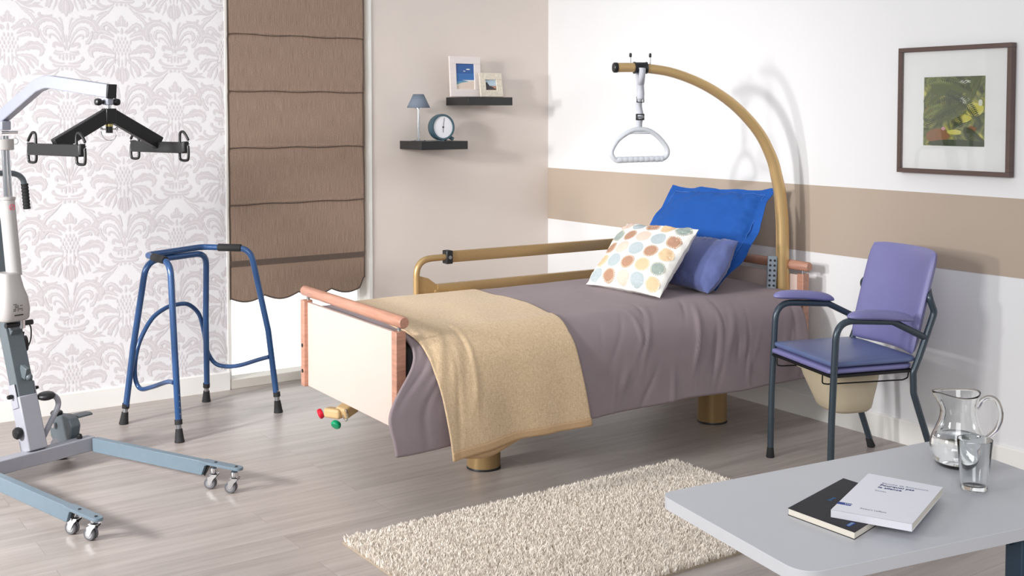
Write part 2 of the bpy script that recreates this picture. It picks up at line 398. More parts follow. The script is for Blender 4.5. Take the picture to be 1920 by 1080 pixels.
    s([(50, 830), (96, 878), (140, 912), (164, 944), (168, 968)], [5, 18, 28, 24, 6]); s([(96, 866), (140, 884), (166, 902)], [4, 14, 6])
    for ci, ax in enumerate(xs):
        top0 = z0 if ci % 2 == 1 else z0 - .352
        for rep in range(-3, 4):
            top = top0 + rep * .705
            if top < -.1 or top > WH + .9: continue
            for pts, ws in A:
                stroke(ax, top, pts, ws, 1)
                stroke(ax, top, pts, ws, -1) if any(abs(p[0]) > 1 for p in pts) else None
mb = MB().box(((-5.2 - 2.30) / 2, TH / 2, WH / 2), (2.9, TH, WH)); mb.cur = 1
XS = [-3.167 + .288 * i for i in range(-6, 4)]
damask(mb, 1.425, XS)
struct('wall_back_left', mb, [M_paper, M_damask])
struct('wall_back', MB().box((-.69, TH / 2, WH / 2), (1.38, TH, WH)), M_beige_wall)
struct('wall_back_lintel', MB().box((-1.84, TH / 2 + .02, WH - .1), (.92, .1, .2)), M_white_wall)
mb = MB().box((TH / 2, -3.4, WH / 2), (TH, 7.08, WH)); mb.cur = 1
mb.box((-.0005, -3.45, 1.05), (.003, 6.9, .35)); struct('wall_right', mb, [M_white_wall, M_taupe])
struct('baseboard_back_left', MB().prism([(0, 0), (.014, 0), (.014, .1), (.008, .106), (0, .106)], (-2.9, 0, 0), (0, -1, 0), (0, 0, 1), (-2.296, 0, 0)), M_skirt)
struct('baseboard_back', MB().prism([(0, 0), (.014, 0), (.014, .1), (.008, .106), (0, .106)], (1.38, 0, 0), (0, -1, 0), (0, 0, 1), (-1.385, 0, 0)), M_skirt)
struct('baseboard_right', MB().prism([(0, 0), (.014, 0), (.014, .11), (.008, .117), (0, .117)], (0, -6.9, 0), (-1, 0, 0), (0, 0, 1), (0, -.014, 0)), M_skirt)
# window: frame, pane and the daylight outside
fr = MB()
fr.box((-2.292, .06, 1.3), (.022, .13, 2.6)); fr.box((-1.376, .05, 1.3), (.024, .12, 2.6)); fr.box((-1.402, .09, 1.3), (.03, .05, 2.6))
fr.box((-1.84, .06, 2.56), (.92, .1, .06)); fr.box((-2.268, .1, 1.3), (.03, .03, 2.5))
w1 = struct('window_1', fr, M_frame_w, bevel=.002)
build('window_sill', MB().box((-1.84, .05, .027), (.9, .12, .054)), mat('sill_paint', (212, 206, 196), .45, nscale=5, namt=.01), parent=w1, bevel=.003)
build('window_pane', MB().box((-1.84, .098, 1.3), (.85, .006, 2.5)), m_pane('window_glass'), parent=w1)
struct('window_daylight', MB().box((-1.84, .20, 1.3), (1.0, .01, 2.7)), M_sky)

# ------------------------------------------------------------------ roman blind
bl = thing('roman_blind', 'brown linen roman blind with a scalloped hem over the bright window', 'blind', (-1.865, -.03, .5))
seams = [2.40, 2.055, 1.728, 1.40, 1.073, .735]
def by(z, x):
    for i in range(len(seams) - 1):
        if z <= seams[i] and z > seams[i + 1]:
            t = (seams[i] - z) / (seams[i] - seams[i + 1]); return -.022 - .006 * (1 - abs(2 * t ** 1.6 - 1) ** 3) - .005 * math.exp(-((t - .985) / .02) ** 2)
    return -.024
def zbot(x):
    t = (x + 2.29) / .86
    e = sstep(.955, 1.0, t) * .055
    return .535 - .030 * abs(math.sin(math.pi * (t * 4.0 + .04))) ** 1.0 * (1 if t < .985 else .2) + e + .02 * (t > 1)
def bf(u, v):
    x = -2.292 + .862 * u + .004 * math.sin(v * 9); zb = zbot(x); z = 2.62 + (zb - 2.62) * v
    return (x, by(z, x), z)
build('fabric', MB().grid(bf, 90, 260), M_blind, parent=bl, solid=.002)
def off(x, z, d=.003): return (x, min(by(z, x), by(z + .01, x), by(z - .01, x)) - d, z)
build('hem_band', MB().grid(lambda u, v: off(-2.2925 + .863 * u, .748 - .036 * v + .0 * u, .0035 if v > .4 else .006), 60, 3), M_blind_band, parent=bl)
pip = [off(-2.293, 2.6 - i * .025, .001) for i in range(84)] + [off(-2.293 + .863 * i / 120, zbot(-2.293 + .863 * i / 120), .001) for i in range(121)] + [off(-1.43, .59 + i * .025, .001) for i in range(81)]
build('piping', MB().tube(pip, .0045, 8), M_blind_trim, parent=bl)
for i, z in enumerate(seams[1:5]):
    build('fold_seam', MB().tube([(x_, min(by(z - .004, x_), by(z + .004, x_)) - .0026, z - .002 + .003 * math.sin(k * .55 + z * 9)) for k, x_ in enumerate([-2.29 + .86 * q / 30 for q in range(31)])], .0024, 8), M_blind_trim, parent=bl)

# ------------------------------------------------------------------ shelves and what stands on them
SH1 = (-.821, -.485, 1.650, 1.702); SH2 = (-1.163, -.826, 1.374, 1.426)
for (x0, x1, z0, z1), lb in ((SH1, 'black floating wall shelf holding the two photo frames'), (SH2, 'black floating wall shelf holding the small lamp and the clock')):
    tag(build('wall_shelf', MB().box(((x0 + x1) / 2, -.135, (z0 + z1) / 2), (x1 - x0, .27, z1 - z0)), M_shelf, base=((x0 + x1) / 2, -.135, z0), bevel=.0015), lb, 'shelf', 'floating shelves on the beige wall')
lp = thing('table_lamp', 'small chrome table lamp with a slate grey shade on the lower shelf', 'lamp', (-1.113, -.15, 1.426))
build('base', MB().lathe((-1.113, -.15, 1.426), [(.046, 0), (.048, .003), (.046, .006), (.02, .010), (.009, .016)], 36), M_chrome, parent=lp)
build('pole', MB().cyl((-1.113, -.15, 1.44), (-1.113, -.15, 1.65), .0085, 20), M_chrome, parent=lp)
build('collar', MB().lathe((-1.113, -.15, 1.625), [(.010, 0), (.020, .002), (.020, .010), (.010, .012)], 24), M_chrome, parent=lp)
build('lamp_shade', MB().lathe((-1.113, -.15, 1.634), [(.073, 0), (.033, .084)], 40, cap=False), M_lampshade, parent=lp, solid=.002)
ck = thing('desk_clock', 'round teal desk clock with a plain white dial on the lower shelf', 'clock', (-.965, -.16, 1.426))
ca = V((-.03, -1, .05)).normalized(); cc = V((-.962, -.175, 1.512))
build('case', MB().lathe(cc - ca * .035, [(.060, -.012), (.078, 0), (.083, .02), (.083, .05), (.080, .062), (.070, .062), (.068, .052)], 48, ax=ca), M_teal, parent=ck)
build('dial', MB().lathe(cc - ca * .035, [(.0685, .0535), (.0685, .0545)], 48, ax=ca), M_dial, parent=ck)
cr = V((0, 0, 1)).cross(ca).normalized(); cu = ca.cross(cr).normalized(); cf = cc + ca * .021
build('hour_hand', MB().bar(cf, cf - cu * .034, .0022, .0012, ca), M_black, parent=ck)
build('minute_hand', MB().bar(cf + ca * .001, cf + cu * .058 + cr * .010, .0018, .0012, ca), M_black, parent=ck)
build('centre_cap', MB().cyl(cf - ca * .001, cf + ca * .003, .005, 16), M_black, parent=ck)
build('stand_foot', MB().bar((-.975, -.185, 1.431), (-.935, -.15, 1.431), .05, .010), M_teal, parent=ck, bevel=.002)
build('alarm_bar', MB().bar((-.925, -.175, 1.462), (-.882, -.185, 1.436), .028, .02, (0, 0, 1)), M_teal, parent=ck, bevel=.003)

def photo_frame(name, label, c, w, h, bw, lean, M_f, t=.014, rot=0):
    th = thing(name, label, 'picture frame', (c[0], c[1], c[2]), 'photo frames on the upper shelf')
    ex = V((math.cos(rot), math.sin(rot), 0)); up = V((-math.sin(rot) * math.sin(lean), math.cos(rot) * math.sin(lean), math.cos(lean))); nr = ex.cross(up).normalized()
    o = V(c)
    f = MB()
    f.box(o + up * (bw / 2), (w, bw, t), ex, up, nr); f.box(o + up * (h - bw / 2), (w, bw, t), ex, up, nr)
    f.box(o + up * (h / 2) - ex * (w / 2 - bw / 2), (bw, h - 2 * bw, t), ex, up, nr); f.box(o + up * (h / 2) + ex * (w / 2 - bw / 2), (bw, h - 2 * bw, t), ex, up, nr)
    f.box(o + up * (h / 2) - nr * (t / 2), (w * .97, h * .97, .003), ex, up, nr)
    build('frame', f, M_f, parent=th, bevel=.0012)
    return th, o, ex, up, nr, w, h, bw
def picture(th, o, ex, up, nr, w, h, bw, shapes, mats, d=-.002):
    """flat printed picture: shapes are polygons in 0..1 coordinates, back to front"""
    mb = MB(); W = w - 2 * bw + .004; H = h - 2 * bw + .004
    for k, (poly, mi) in enumerate(shapes):
        mb.cur = mi
        P = [o + up * (bw - .002) + ex * ((x - .5) * W) + up * (y * H) + nr * (d + k * .00012) for x, y in poly]
        mb.add(P, [tuple(range(len(P)))])
    return build('photograph', mb, mats, parent=th)
sq = [(0, 0), (1, 0), (1, 1), (0, 1)]
def blob(cx_, cy_, rx, ry, n=14, seed=0, j=.25):
    rr = random.Random(seed); return [(cx_ + rx * math.cos(6.283 * i / n) * (1 + j * (rr.random() - .5)), cy_ + ry * math.sin(6.283 * i / n) * (1 + j * (rr.random() - .5))) for i in range(n)]
f1 = photo_frame('photo_frame', 'larger white photo frame with a blue sea and sand picture, on the upper shelf', (-.752, -.13, 1.7055), .232, .258, .047, R(4), M_fr1)
print_m = lambda n, c: mat('print_' + n, c, .35, nscale=12, namt=.05)
picture(*f1, [(sq, 0), ([(0, 0), (1, 0), (1, .36), (.7, .32), (.3, .26), (0, .18)], 2), ([(0, .30), (0, .18), (.3, .26), (.7, .32), (1, .36), (1, .38), (.6, .35)], 3), ([(.35, .37), (1, .37), (1, .345), (.7, .32)], 4), ([(0, 1), (0, .62), (1, .62), (1, 1)], 1), (blob(.68, .78, .1, .025, seed=2), 4), (blob(.48, .71, .06, .015, seed=3), 4)],
        [print_m('sea', (52, 108, 172)), print_m('deep_sky', (44, 88, 150)), print_m('sand', (216, 200, 186)), print_m('shallows', (92, 146, 168)), print_m('foam', (226, 226, 228))])
f2 = photo_frame('photo_frame', 'smaller square mottled frame with a picture of a beach chair, on the upper shelf', (-.578, -.17, 1.7055), .172, .155, .043, R(9), M_fr2)
picture(*f2, [(sq, 0), ([(0, 0), (1, 0), (1, .42), (0, .46)], 1), (blob(.75, .3, .22, .12, seed=5), 2), ([(.08, .72), (.2, .78), (.42, .42), (.75, .3), (.78, .16), (.3, .16), (.12, .05)], 3), ([(.2, .12), (.9, .12), (.9, .2), (.2, .2)], 3)],
        [print_m('pale_sky', (178, 198, 212)), print_m('dune', (128, 106, 88)), print_m('stones', (176, 128, 108)), print_m('chair_silhouette', (52, 50, 54))], d=-.004)

# ------------------------------------------------------------------ framed fern picture on the right wall
wp = thing('framed_picture', 'large dark brown framed picture of ferns in a wide white mount on the right wall', 'picture', (-.03, -3.17, 1.61))
y0, y1, z0, z1, bw = -2.868, -3.452, 1.318, 1.909, .021
f = MB(); xo = -.022
f.box((xo, (y0 + y1) / 2, z1 - bw / 2), (.036, y0 - y1, bw)); f.box((xo, (y0 + y1) / 2, z0 + bw / 2), (.036, y0 - y1, bw))
f.box((xo, y0 - bw / 2, (z0 + z1) / 2), (.036, bw, z1 - z0 - 2 * bw)); f.box((xo, y1 + bw / 2, (z0 + z1) / 2), (.036, bw, z1 - z0 - 2 * bw))
build('frame', f, M_fr3, parent=wp, bevel=.0012)
build('mount', MB().box((-.020, (y0 + y1) / 2, (z0 + z1) / 2), (.006, y0 - y1 - .03, z1 - z0 - .03)), M_mount, parent=wp)
def fern(mb, p0, p1, bend, n, L, cur, wdt=.01):
    """a frond of leaflets in 0..1 picture space"""
    P = [V((p0[0], p0[1], 0)).lerp(V((p1[0], p1[1], 0)), i / n) + V((-(p1[1] - p0[1]), p1[0] - p0[0], 0)) * bend * math.sin(math.pi * i / n) for i in range(n + 1)]
    out = []
    for i in range(n):
        t = (P[i + 1] - P[i]).normalized(); nn = V((-t.y, t.x, 0)); out.append(([(P[i] + nn * wdt * .3)[:2], (P[i + 1] + nn * wdt * .3)[:2], (P[i + 1] - nn * wdt * .3)[:2], (P[i] - nn * wdt * .3)[:2]], cur))
        l = L * math.sin(math.pi * (.15 + .85 * i / n)) ** .7
        for sgn in (1, -1):
            d = (nn * sgn + t * .55).normalized(); e = P[i] + d * l; q = V((-d.y, d.x, 0)) * wdt
            out.append(([tuple(P[i][:2]), tuple((P[i] + d * l * .5 + q)[:2]), tuple(e[:2]), tuple((P[i] + d * l * .5 - q)[:2])], cur))
    return out
py0, py1, pz0, pz1 = -3.002, -3.318, 1.449, 1.768
def m_fern():
    m, nt, b = newmat('print_fern_background'); N = nt.nodes; L = nt.links
    tc = N.new('ShaderNodeTexCoord'); n = N.new('ShaderNodeTexNoise'); n.inputs['Scale'].default_value = 17; n.inputs['Detail'].default_value = 5; n.inputs['Distortion'].default_value = 1.2
    L.new(tc.outputs['Object'], n.inputs['Vector']); r = N.new('ShaderNodeValToRGB'); e = r.color_ramp.elements
    e[0].position = .34; e[0].color = lin((60, 66, 40)); e[1].position = .70; e[1].color = lin((196, 188, 96))
    for p_, c_ in ((.44, (92, 98, 58)), (.53, (124, 126, 74)), (.61, (150, 146, 70))): q_ = e.new(p_); q_.color = lin(c_)
    L.new(n.outputs['Fac'], r.inputs['Fac']); L.new(r.outputs['Color'], b.inputs['Base Color']); b.inputs['Roughness'].default_value = .6; return m
FERN = m_fern()
shp = []
shp += [(blob(.84, .52, .15, .10, seed=80), 4), (blob(.62, .40, .18, .06, seed=81), 4), (blob(.93, .62, .035, .05, seed=82), 6), (blob(.68, .66, .09, .05, seed=83), 6), (blob(.25, .14, .2, .11, seed=84), 5), (blob(.34, .25, .035, .025, seed=85), 7), (blob(.8, .25, .07, .04, seed=86), 5), (blob(.52, .2, .12, .04, seed=87), 4), (blob(.68, .92, .1, .025, seed=88), 6), (blob(.1, .5, .08, .08, seed=90), 5), (blob(.55, .04, .5, .05, seed=89), 1), (blob(.4, .82, .3, .1, seed=91), 2)]
for a in (((.0, .30), (.66, .64), .12, 26, .20, 1), ((.35, .80), (.95, .32), .1, 26, .10, 1), ((.92, 1.0), (.74, .60), -.1, 20, .12, 2), ((.05, .92), (.62, .88), .15, 20, .12, 3), ((.02, .6), (.42, .84), .1, 18, .14, 2), ((1., .04), (.68, .27), .1, 18, .12, 1), ((.3, .98), (.8, .78), .12, 18, .10, 1), ((.0, .42), (.34, .56), .1, 16, .10, 3), ((.42, .58), (.66, .28), -.05, 14, .11, 1), ((.2, .36), (.72, .52), .1, 20, .17, 2)):
    shp += fern(None, *a, wdt=.011)
mb = MB(); mb.add([(-.0235, py0, pz0), (-.0235, py1, pz0), (-.0235, py1, pz1), (-.0235, py0, pz1)], [(3, 2, 1, 0)])
lay_ = 0; pm_ = None
for k, (poly, mi) in enumerate(shp):
    if len(poly) > 6 or mi != pm_: lay_ += 1
    pm_ = mi
    mb.cur = mi; P = [(-.0236 - lay_ * 1.6e-4 - (k % 8) * 1.5e-5, lerp(py0, py1, min(max(x, 0), 1)), lerp(pz0, pz1, min(max(y, 0), 1))) for x, y in poly]
    mb.add(P, [tuple(range(len(P)))[::-1]])
build('fern_print', mb, [FERN, print_m('fern_dark', (58, 68, 36)), print_m('fern_olive', (88, 96, 44)), print_m('fern_green', (128, 138, 74)), print_m('fern_yellow', (206, 196, 92)), print_m('fern_rust', (140, 92, 50)), print_m('fern_white', (214, 214, 196)), print_m('fern_pink', (206, 150, 160))], parent=wp, sharp=180)
build('glazing', MB().box((-.0365, (y0 + y1) / 2, (z0 + z1) / 2), (.002, y0 - y1 - .036, z1 - z0 - .036)), m_pane('picture_glass'), parent=wp)

# ------------------------------------------------------------------ bed
BO = V((-2.45, -1.87, 0)); PH = R(-1.3); bx = V((math.cos(PH), math.sin(PH), 0)); bY = V((-math.sin(PH), math.cos(PH), 0))
def bp(lx, ly, z=0): return BO + bx * lx + bY * ly + V((0, 0, z))
bed = thing('medical_bed', 'medical bed with beech end boards, bronze lacquered frame and two round column legs', 'bed', BO)
def bbox(mb, lx, ly, z, s): return mb.box(bp(lx, ly, z), s, bx, bY, (0, 0, 1))
def endboard(name, lx, sgn, zt, zb, mw=M_wood):
    # sgn: direction towards the outside of the bed
    p = MB(); bbox(p, lx, 0, (zb + zt) / 2, (.018, .90, zt - zb)); e = build(name, p, M_panel, parent=bed, bevel=.002)
    for s in (-1, 1):
        po = MB(); bbox(po, lx - sgn * -.006, s * .462, (zb + zt) / 2 + .004, (.045, .042, zt - zb + .012)); build('post', po, M_wood, parent=e, bevel=.003)
        build('rail_pin', MB().cyl(bp(lx, s * .455, zt), bp(lx, s * .455, zt + .04), .008, 14), M_steel, parent=e)
        for zz in ((zb + .07, zb + .19) if s > 0 and lx < 1 else ()):
            build('bolt', MB().cyl(bp(lx + sgn * .026, s * .462, zz), bp(lx + sgn * .0305, s * .462, zz), .009, 16), M_blackmetal, parent=e)
    cap = MB().tube([bp(lx, -.50, zt + .048), bp(lx, -.492, zt + .048), bp(lx, .492, zt + .048), bp(lx, .50, zt + .048)], [.020, .0245, .0245, .020], 28)
    build('hand_rail', cap, M_wood_rail, parent=e)
    return e
endboard('footboard', 0, -1, .718, .325)
endboard('headboard', 2.33, -1, .768, .30)
for lx in (.575, 1.975):
    c = MB().lathe(bp(lx, -.172, 0), [(.072, .0), (.074, .004), (.076, .012), (.076, .34)], 48); build('column_leg', c, M_gold, parent=bed)
    build('foot_ring', MB().lathe(bp(lx, -.172, 0), [(.071, .0005), (.0775, .001), (.0775, .006), (.0762, .010)], 48), M_black, parent=bed)
fr = MB()
for s in (-1, 1): fr.bar(bp(.50, s * .40, .245), bp(2.20, s * .40, .245), .03, .05)
for lx in (.50, .60, 1.2, 1.975, 2.20): fr.bar(bp(lx, -.40, .25), bp(lx, .40, .25), .05, .04)
build('under_frame', fr, M_gold, parent=bed, bevel=.003)
sf = MB()
for s in (-1, 1): sf.bar(bp(.03, s * .44, .47), bp(2.30, s * .44, .47), .03, .05)
for lx in (.1, .7, 1.3, 1.9, 2.25): sf.bar(bp(lx, -.43, .47), bp(lx, .43, .47), .04, .03)
for lx in (.55, 2.1):
    for s in (-1, 1): sf.bar(bp(lx, s * .40, .26), bp(lx, s * .40, .46), .03, .03, (1, 0, 0))
build('mattress_base', sf, M_gold, parent=bed, bevel=.003)
# folding side rail on the far side
rl = MB(); ry = .475
P = fillet([bp(.585, ry, .48), bp(.585, ry, .872), bp(.80, ry, .875)], .085, 8)
sr = build('side_rail', MB().tube(P, .0165, 18), M_gold, parent=bed)
def rrail(za, a, b):
    q = MB(); q.prism([(-.013, -.028), (.013, -.028), (.015, -.022), (.015, .022), (.013, .028), (-.013, .028), (-.015, .022), (-.015, -.022)], bx * (b - a), bY, V((0, 0, 1)), bp(a, ry, za)); return q
build('rail_bar', rrail(.874, .76, 2.0), M_gold, parent=sr); build('rail_bar', rrail(.712, .70, 2.02), M_gold, parent=sr)
build('rail_clip', MB().box(bp(.765, ry, .874), (.036, .048, .068), bx, bY, (0, 0, 1)), M_black, parent=sr, bevel=.004)
build('clip_screw', MB().cyl(bp(.765, ry - .024, .874), bp(.765, ry - .028, .874), .009, 16), M_steel, parent=sr)
build('rail_pivot_plate', MB().prism([(.0, .62), (.0, .79), (.05, .775), (.105, .735), (.13, .715), (.13, .66), (.10, .635), (.06, .625)], bY * .012, bx, V((0, 0, 1)), bp(.60, ry - .006, 0)), M_gold, parent=sr, bevel=.002)
build('pivot_bolt', MB().cyl(bp(.695, ry - .006, .705), bp(.695, ry - .020, .705), .012, 18), M_gold, parent=sr)
build('rail_strut', MB().cyl(bp(.635, ry, .48), bp(.635, ry, .63), .008, 12), M_steel, parent=sr)
build('rail_pivot_foot', MB().prism([(.04, .64), (.07, .69), (.12, .70), (.155, .67), (.14, .64), (.09, .615), (.05, .62)], bY * .016, bx, V((0, 0, 1)), bp(.60, ry - .028, 0)), M_gold, parent=sr, bevel=.002)
q = MB(); q.bar(bp(2.0, ry, .5), bp(2.0, ry, .875), .02, .03, (1, 0, 0)); build('rail_end_post', q, M_gold, parent=sr, bevel=.002)
# brake pedal with red and green pads
pd = V((-2.36, -1.575, .21))
pb = MB(); pb.bar((-2.30, -1.60, .25), (-2.375, -1.615, .222), .07, .055); pb.bar((-2.37, -1.62, .222), (-2.405, -1.53, .218), .05, .045); pb.bar((-2.26, -1.6, .245), (-2.33, -1.6, .245), .05, .03)
bpdl = build('brake_pedal', pb, M_tan, parent=bed, bevel=.012, bseg=4)
def pad(c, ax, m, nm):
    build(nm, MB().lathe(c, [(.006, -.014), (.020, -.012), (.024, -.004), (.024, .004), (.019, .010), (.005, .012)], 28, ax=ax, sx=1.0), m, parent=bpdl, label=nm.replace('_', ' '))
pad(V((-2.425, -1.506, .206)), V((-.75, .3, -.35)), M_red, 'red_pad'); pad(V((-2.415, -1.648, .185)), V((-.62, -.3, -.55)), M_green, 'green_pad')
build('wire_loop', MB().tube([V((-2.37, -1.655, .222)) + V((0, .022 * math.cos(a), .026 * math.sin(a))) for a in [i * 6.283 / 24 for i in range(24)]], .0022, 8, closed=True), M_chrome, parent=bpdl)
# bracket under the headboard
hb = MB(); hb.bar(bp(2.26, -.47, .42), bp(2.30, -.47, .42), .03, .05); hb.box(bp(2.27, -.47, .465), (.02, .012, .05), bx, bY, (0, 0, 1)); build('rail_bracket', hb, M_gold, parent=bed, bevel=.003)

# trapeze pole bolted to the head end
PB = V((-.15, -2.27, 0)); PD = (V((-1.0, -1.95, 0)) - PB).normalized()
def pp(s, z): return PB + PD * s + V((0, 0, z))
ap = [(.0, .40), (.004, .60), (.010, .80), (.013, .998), (.020, 1.10), (.031, 1.192), (.050, 1.275), (.077, 1.365), (.145, 1.491), (.251, 1.606), (.369, 1.694), (.501, 1.761), (.645, 1.807), (.788, 1.825), (.86, 1.827), (.925, 1.826)]
AP = catmull([pp(*a) for a in ap], 6); nA = len(AP)
arch = thing('lifting_pole', 'curved bronze lifting pole arching from the bed head over the pillows', 'lifting pole', pp(0, .4))
build('pole', MB().tube(AP, [lerp(.0345, .0235, sstep(.1, .85, i / nA)) for i in range(nA)], 28), M_gold_arch, parent=arch)
build('end_cap', MB().tube([pp(.918, 1.826), pp(.922, 1.826), pp(.938, 1.826), pp(.942, 1.826)], [.02, .0255, .0255, .022], 24), M_black, parent=arch)
for s_ in (.852, .748):
    pz = 1.848
    g = build('stop_peg', MB().cyl(pp(s_, pz - .01), pp(s_, pz + .045), .0035, 12), M_steel, parent=arch)
    build('peg_cap', MB().lathe(pp(s_, pz + .030), [(.004, 0), (.0065, .003), (.0068, .016), (.004, .021)], 16), M_black, parent=g)
build('mounting_socket', MB().lathe(pp(0, .33), [(.042, 0), (.042, .12), (.037, .125)], 28), M_gold, parent=arch)

# trapeze handle hanging from the pole
hc = pp(.80, 1.826)
HS = thing('trapeze', 'grey triangular grab bar on a webbing strap hanging from the curved pole', 'trapeze', hc)

lr = (PD * -1).normalized()
fw = V((0, 0, 1)).cross(lr).normalized()
build('sleeve', MB().tube([hc - lr * .034, hc - lr * .033, hc - lr * .024, hc + lr * .024, hc + lr * .033, hc + lr * .034], [.0255, .0305, .0275, .0275, .0305, .0255], 28), M_black, parent=HS)
def strapf(zs, wid, dx, nm, off_=0, tilt=0):
    g = MB(); n = len(zs)
    g.grid(lambda u, v: hc + lr * ((u - .5) * wid + dx[0] + (dx[1] - dx[0]) * v + tilt * (u - .5)) + V((0, 0, zs[0] + (zs[1] - zs[0]) * v)) - fw * off_, 4, 12)
    return build(nm, g, M_strap, parent=HS, solid=.003, soffset=0, flat=True)
lp_ = MB()
loop = [hc + V((0, 0, .031 * math.sin(a))) + fw * (.031 * math.cos(a)) for a in [R(200) - R(220) * i / 16 for i in range(17)]]
def ribbon(path, w, off0=None):
    g = MB(); vs = []; 
    for i, p in enumerate(path):
        vs += [p - lr * w / 2, p + lr * w / 2]
    g.add(vs, [(2 * i, 2 * i + 1, 2 * i + 3, 2 * i + 2) for i in range(len(path) - 1)]); return g
pth = [hc + fw * .0 + V((0, 0, 0))]
pth = [hc - fw * .010 + V((0, 0, -.085)), hc - fw * .024 + V((0, 0, -.045)), hc - fw * .032 + V((0, 0, -.01))] + [hc - fw * (.0258 * math.cos(a)) + V((0, 0, .0258 * math.sin(a))) for a in [math.pi * i / 12 for i in range(13)]] + [hc + fw * .032 + V((0, 0, -.01)), hc + fw * .022 + V((0, 0, -.05)), hc + fw * .002 + V((0, 0, -.09))]
build('strap_loop', ribbon(pth, .033), M_strap, parent=HS, solid=.0025, soffset=0, flat=True)
pth = [hc + V((0, 0, -.085 - .012 * i)) + fw * (.004 * math.sin(i * .9)) + lr * (-.003 + .003 * math.sin(i * .6)) for i in range(19)]
build('strap', ribbon(pth, .033), M_strap, parent=HS, solid=.003, soffset=0, flat=True)
build('stitched_tail', ribbon([p - fw * .004 + lr * .004 for p in pth[:7]], .034), M_strap, parent=HS, solid=.002, soffset=0, flat=True)
def ringbox(c, w, h, t, nm, m, d=.008):
    g = MB()
    g.box(c + V((0, 0, h / 2)), (w, d, t), lr, fw, (0, 0, 1)); g.box(c - V((0, 0, h / 2)), (w, d, t), lr, fw, (0, 0, 1))
    g.box(c + lr * w / 2, (t, d, h + t), lr, fw, (0, 0, 1)); g.box(c - lr * w / 2, (t, d, h + t), lr, fw, (0, 0, 1)); return build(nm, g, m, parent=HS, bevel=.001)
ringbox(hc + V((0, 0, -.158)) - fw * .001, .037, .026, .003, 'strap_slider', M_blackmetal)
ringbox(hc + V((0, 0, -.245)), .036, .026, .006, 'buckle', M_black, .012)
g = MB(); g.box(hc + V((0, 0, -.245)) - fw * -.006, (.034, .004, .008), lr, fw, (0, 0, 1)); g.box(hc + V((0, 0, -.245)) + fw * -.006, (.034, .004, .008), lr, fw, (0, 0, 1)); build('buckle_bar', g, M_steel, parent=HS)
def hp_(x, z): return hc + lr * x + V((0, 0, z))
tri = [(-.010, -.308), (.0, -.307), (.03, -.309), (.065, -.322), (.105, -.352), (.138, -.392), (.1475, -.418), (.142, -.440), (.122, -.455), (.09, -.457), (-.09, -.462), (-.118, -.463), (-.140, -.448), (-.150, -.425), (-.143, -.398), (-.115, -.358), (-.07, -.326), (-.035, -.311)]
build('grab_bar', MB().tube(catmull([hp_(*a) for a in tri], 5, closed=True), .0122, 14, closed=True, ell=1.0), M_handle, parent=HS)
gp = [hp_(-.12 + .24 * i / 84, -.458 + .003 * i / 84) for i in range(85)]
build('ribbed_grip', MB().tube(gp, [.0142 + .0016 * abs(math.sin(i / 84 * math.pi * 8.5)) for i in range(85)], 16), M_handle, parent=HS)
build('strap_bridge', MB().box(hp_(0, -.324), (.115, .012, .012), lr, fw, (0, 0, 1)), M_handle, parent=HS, bevel=.004)

# remote hanging by the pole
rc = V((-.215, -2.245, .772)); rup = V((.05, 0, 1)).normalized()
rm = thing('remote_handset', 'slim grey bed remote with two rows of dark buttons hanging beside the pole', 'remote control', rc)
rn = V((-.70, -.70, .05)).normalized(); rs = rup.cross(rn).normalized()
build('handset_body', MB().box(rc, (.050, .024, .178), rs, rn, rup), M_remote, parent=rm, bevel=.008, bseg=4)
btn = []
for i in range(6):
    for s in (-1, 1):
        c = rc + rup * (.066 - i * .026) + rs * (s * .011) + rn * .0125
        b_ = build('button', MB().cyl(c - rn * .002, c + rn * .002, .0062, 14), M_black, parent=rm)
cb = catmull([rc - rup * .088, (-.20, -2.26, .62), (-.19, -2.33, .5), (-.16, -2.33, .42)], 8); build('cord', MB().tube(cb, .004, 8), M_black, parent=rm)

# ------------------------------------------------------------------ mattress, duvet, throw
mt = MB(); mt.box(bp(1.165, 0, .575), (2.24, .86, .15), bx, bY, (0, 0, 1))
tag(build('mattress', mt, M_mattress, base=bp(1.165, 0, .5), bevel=.03, bseg=4), 'dark mattress lying on the bed under the mauve duvet', 'mattress')
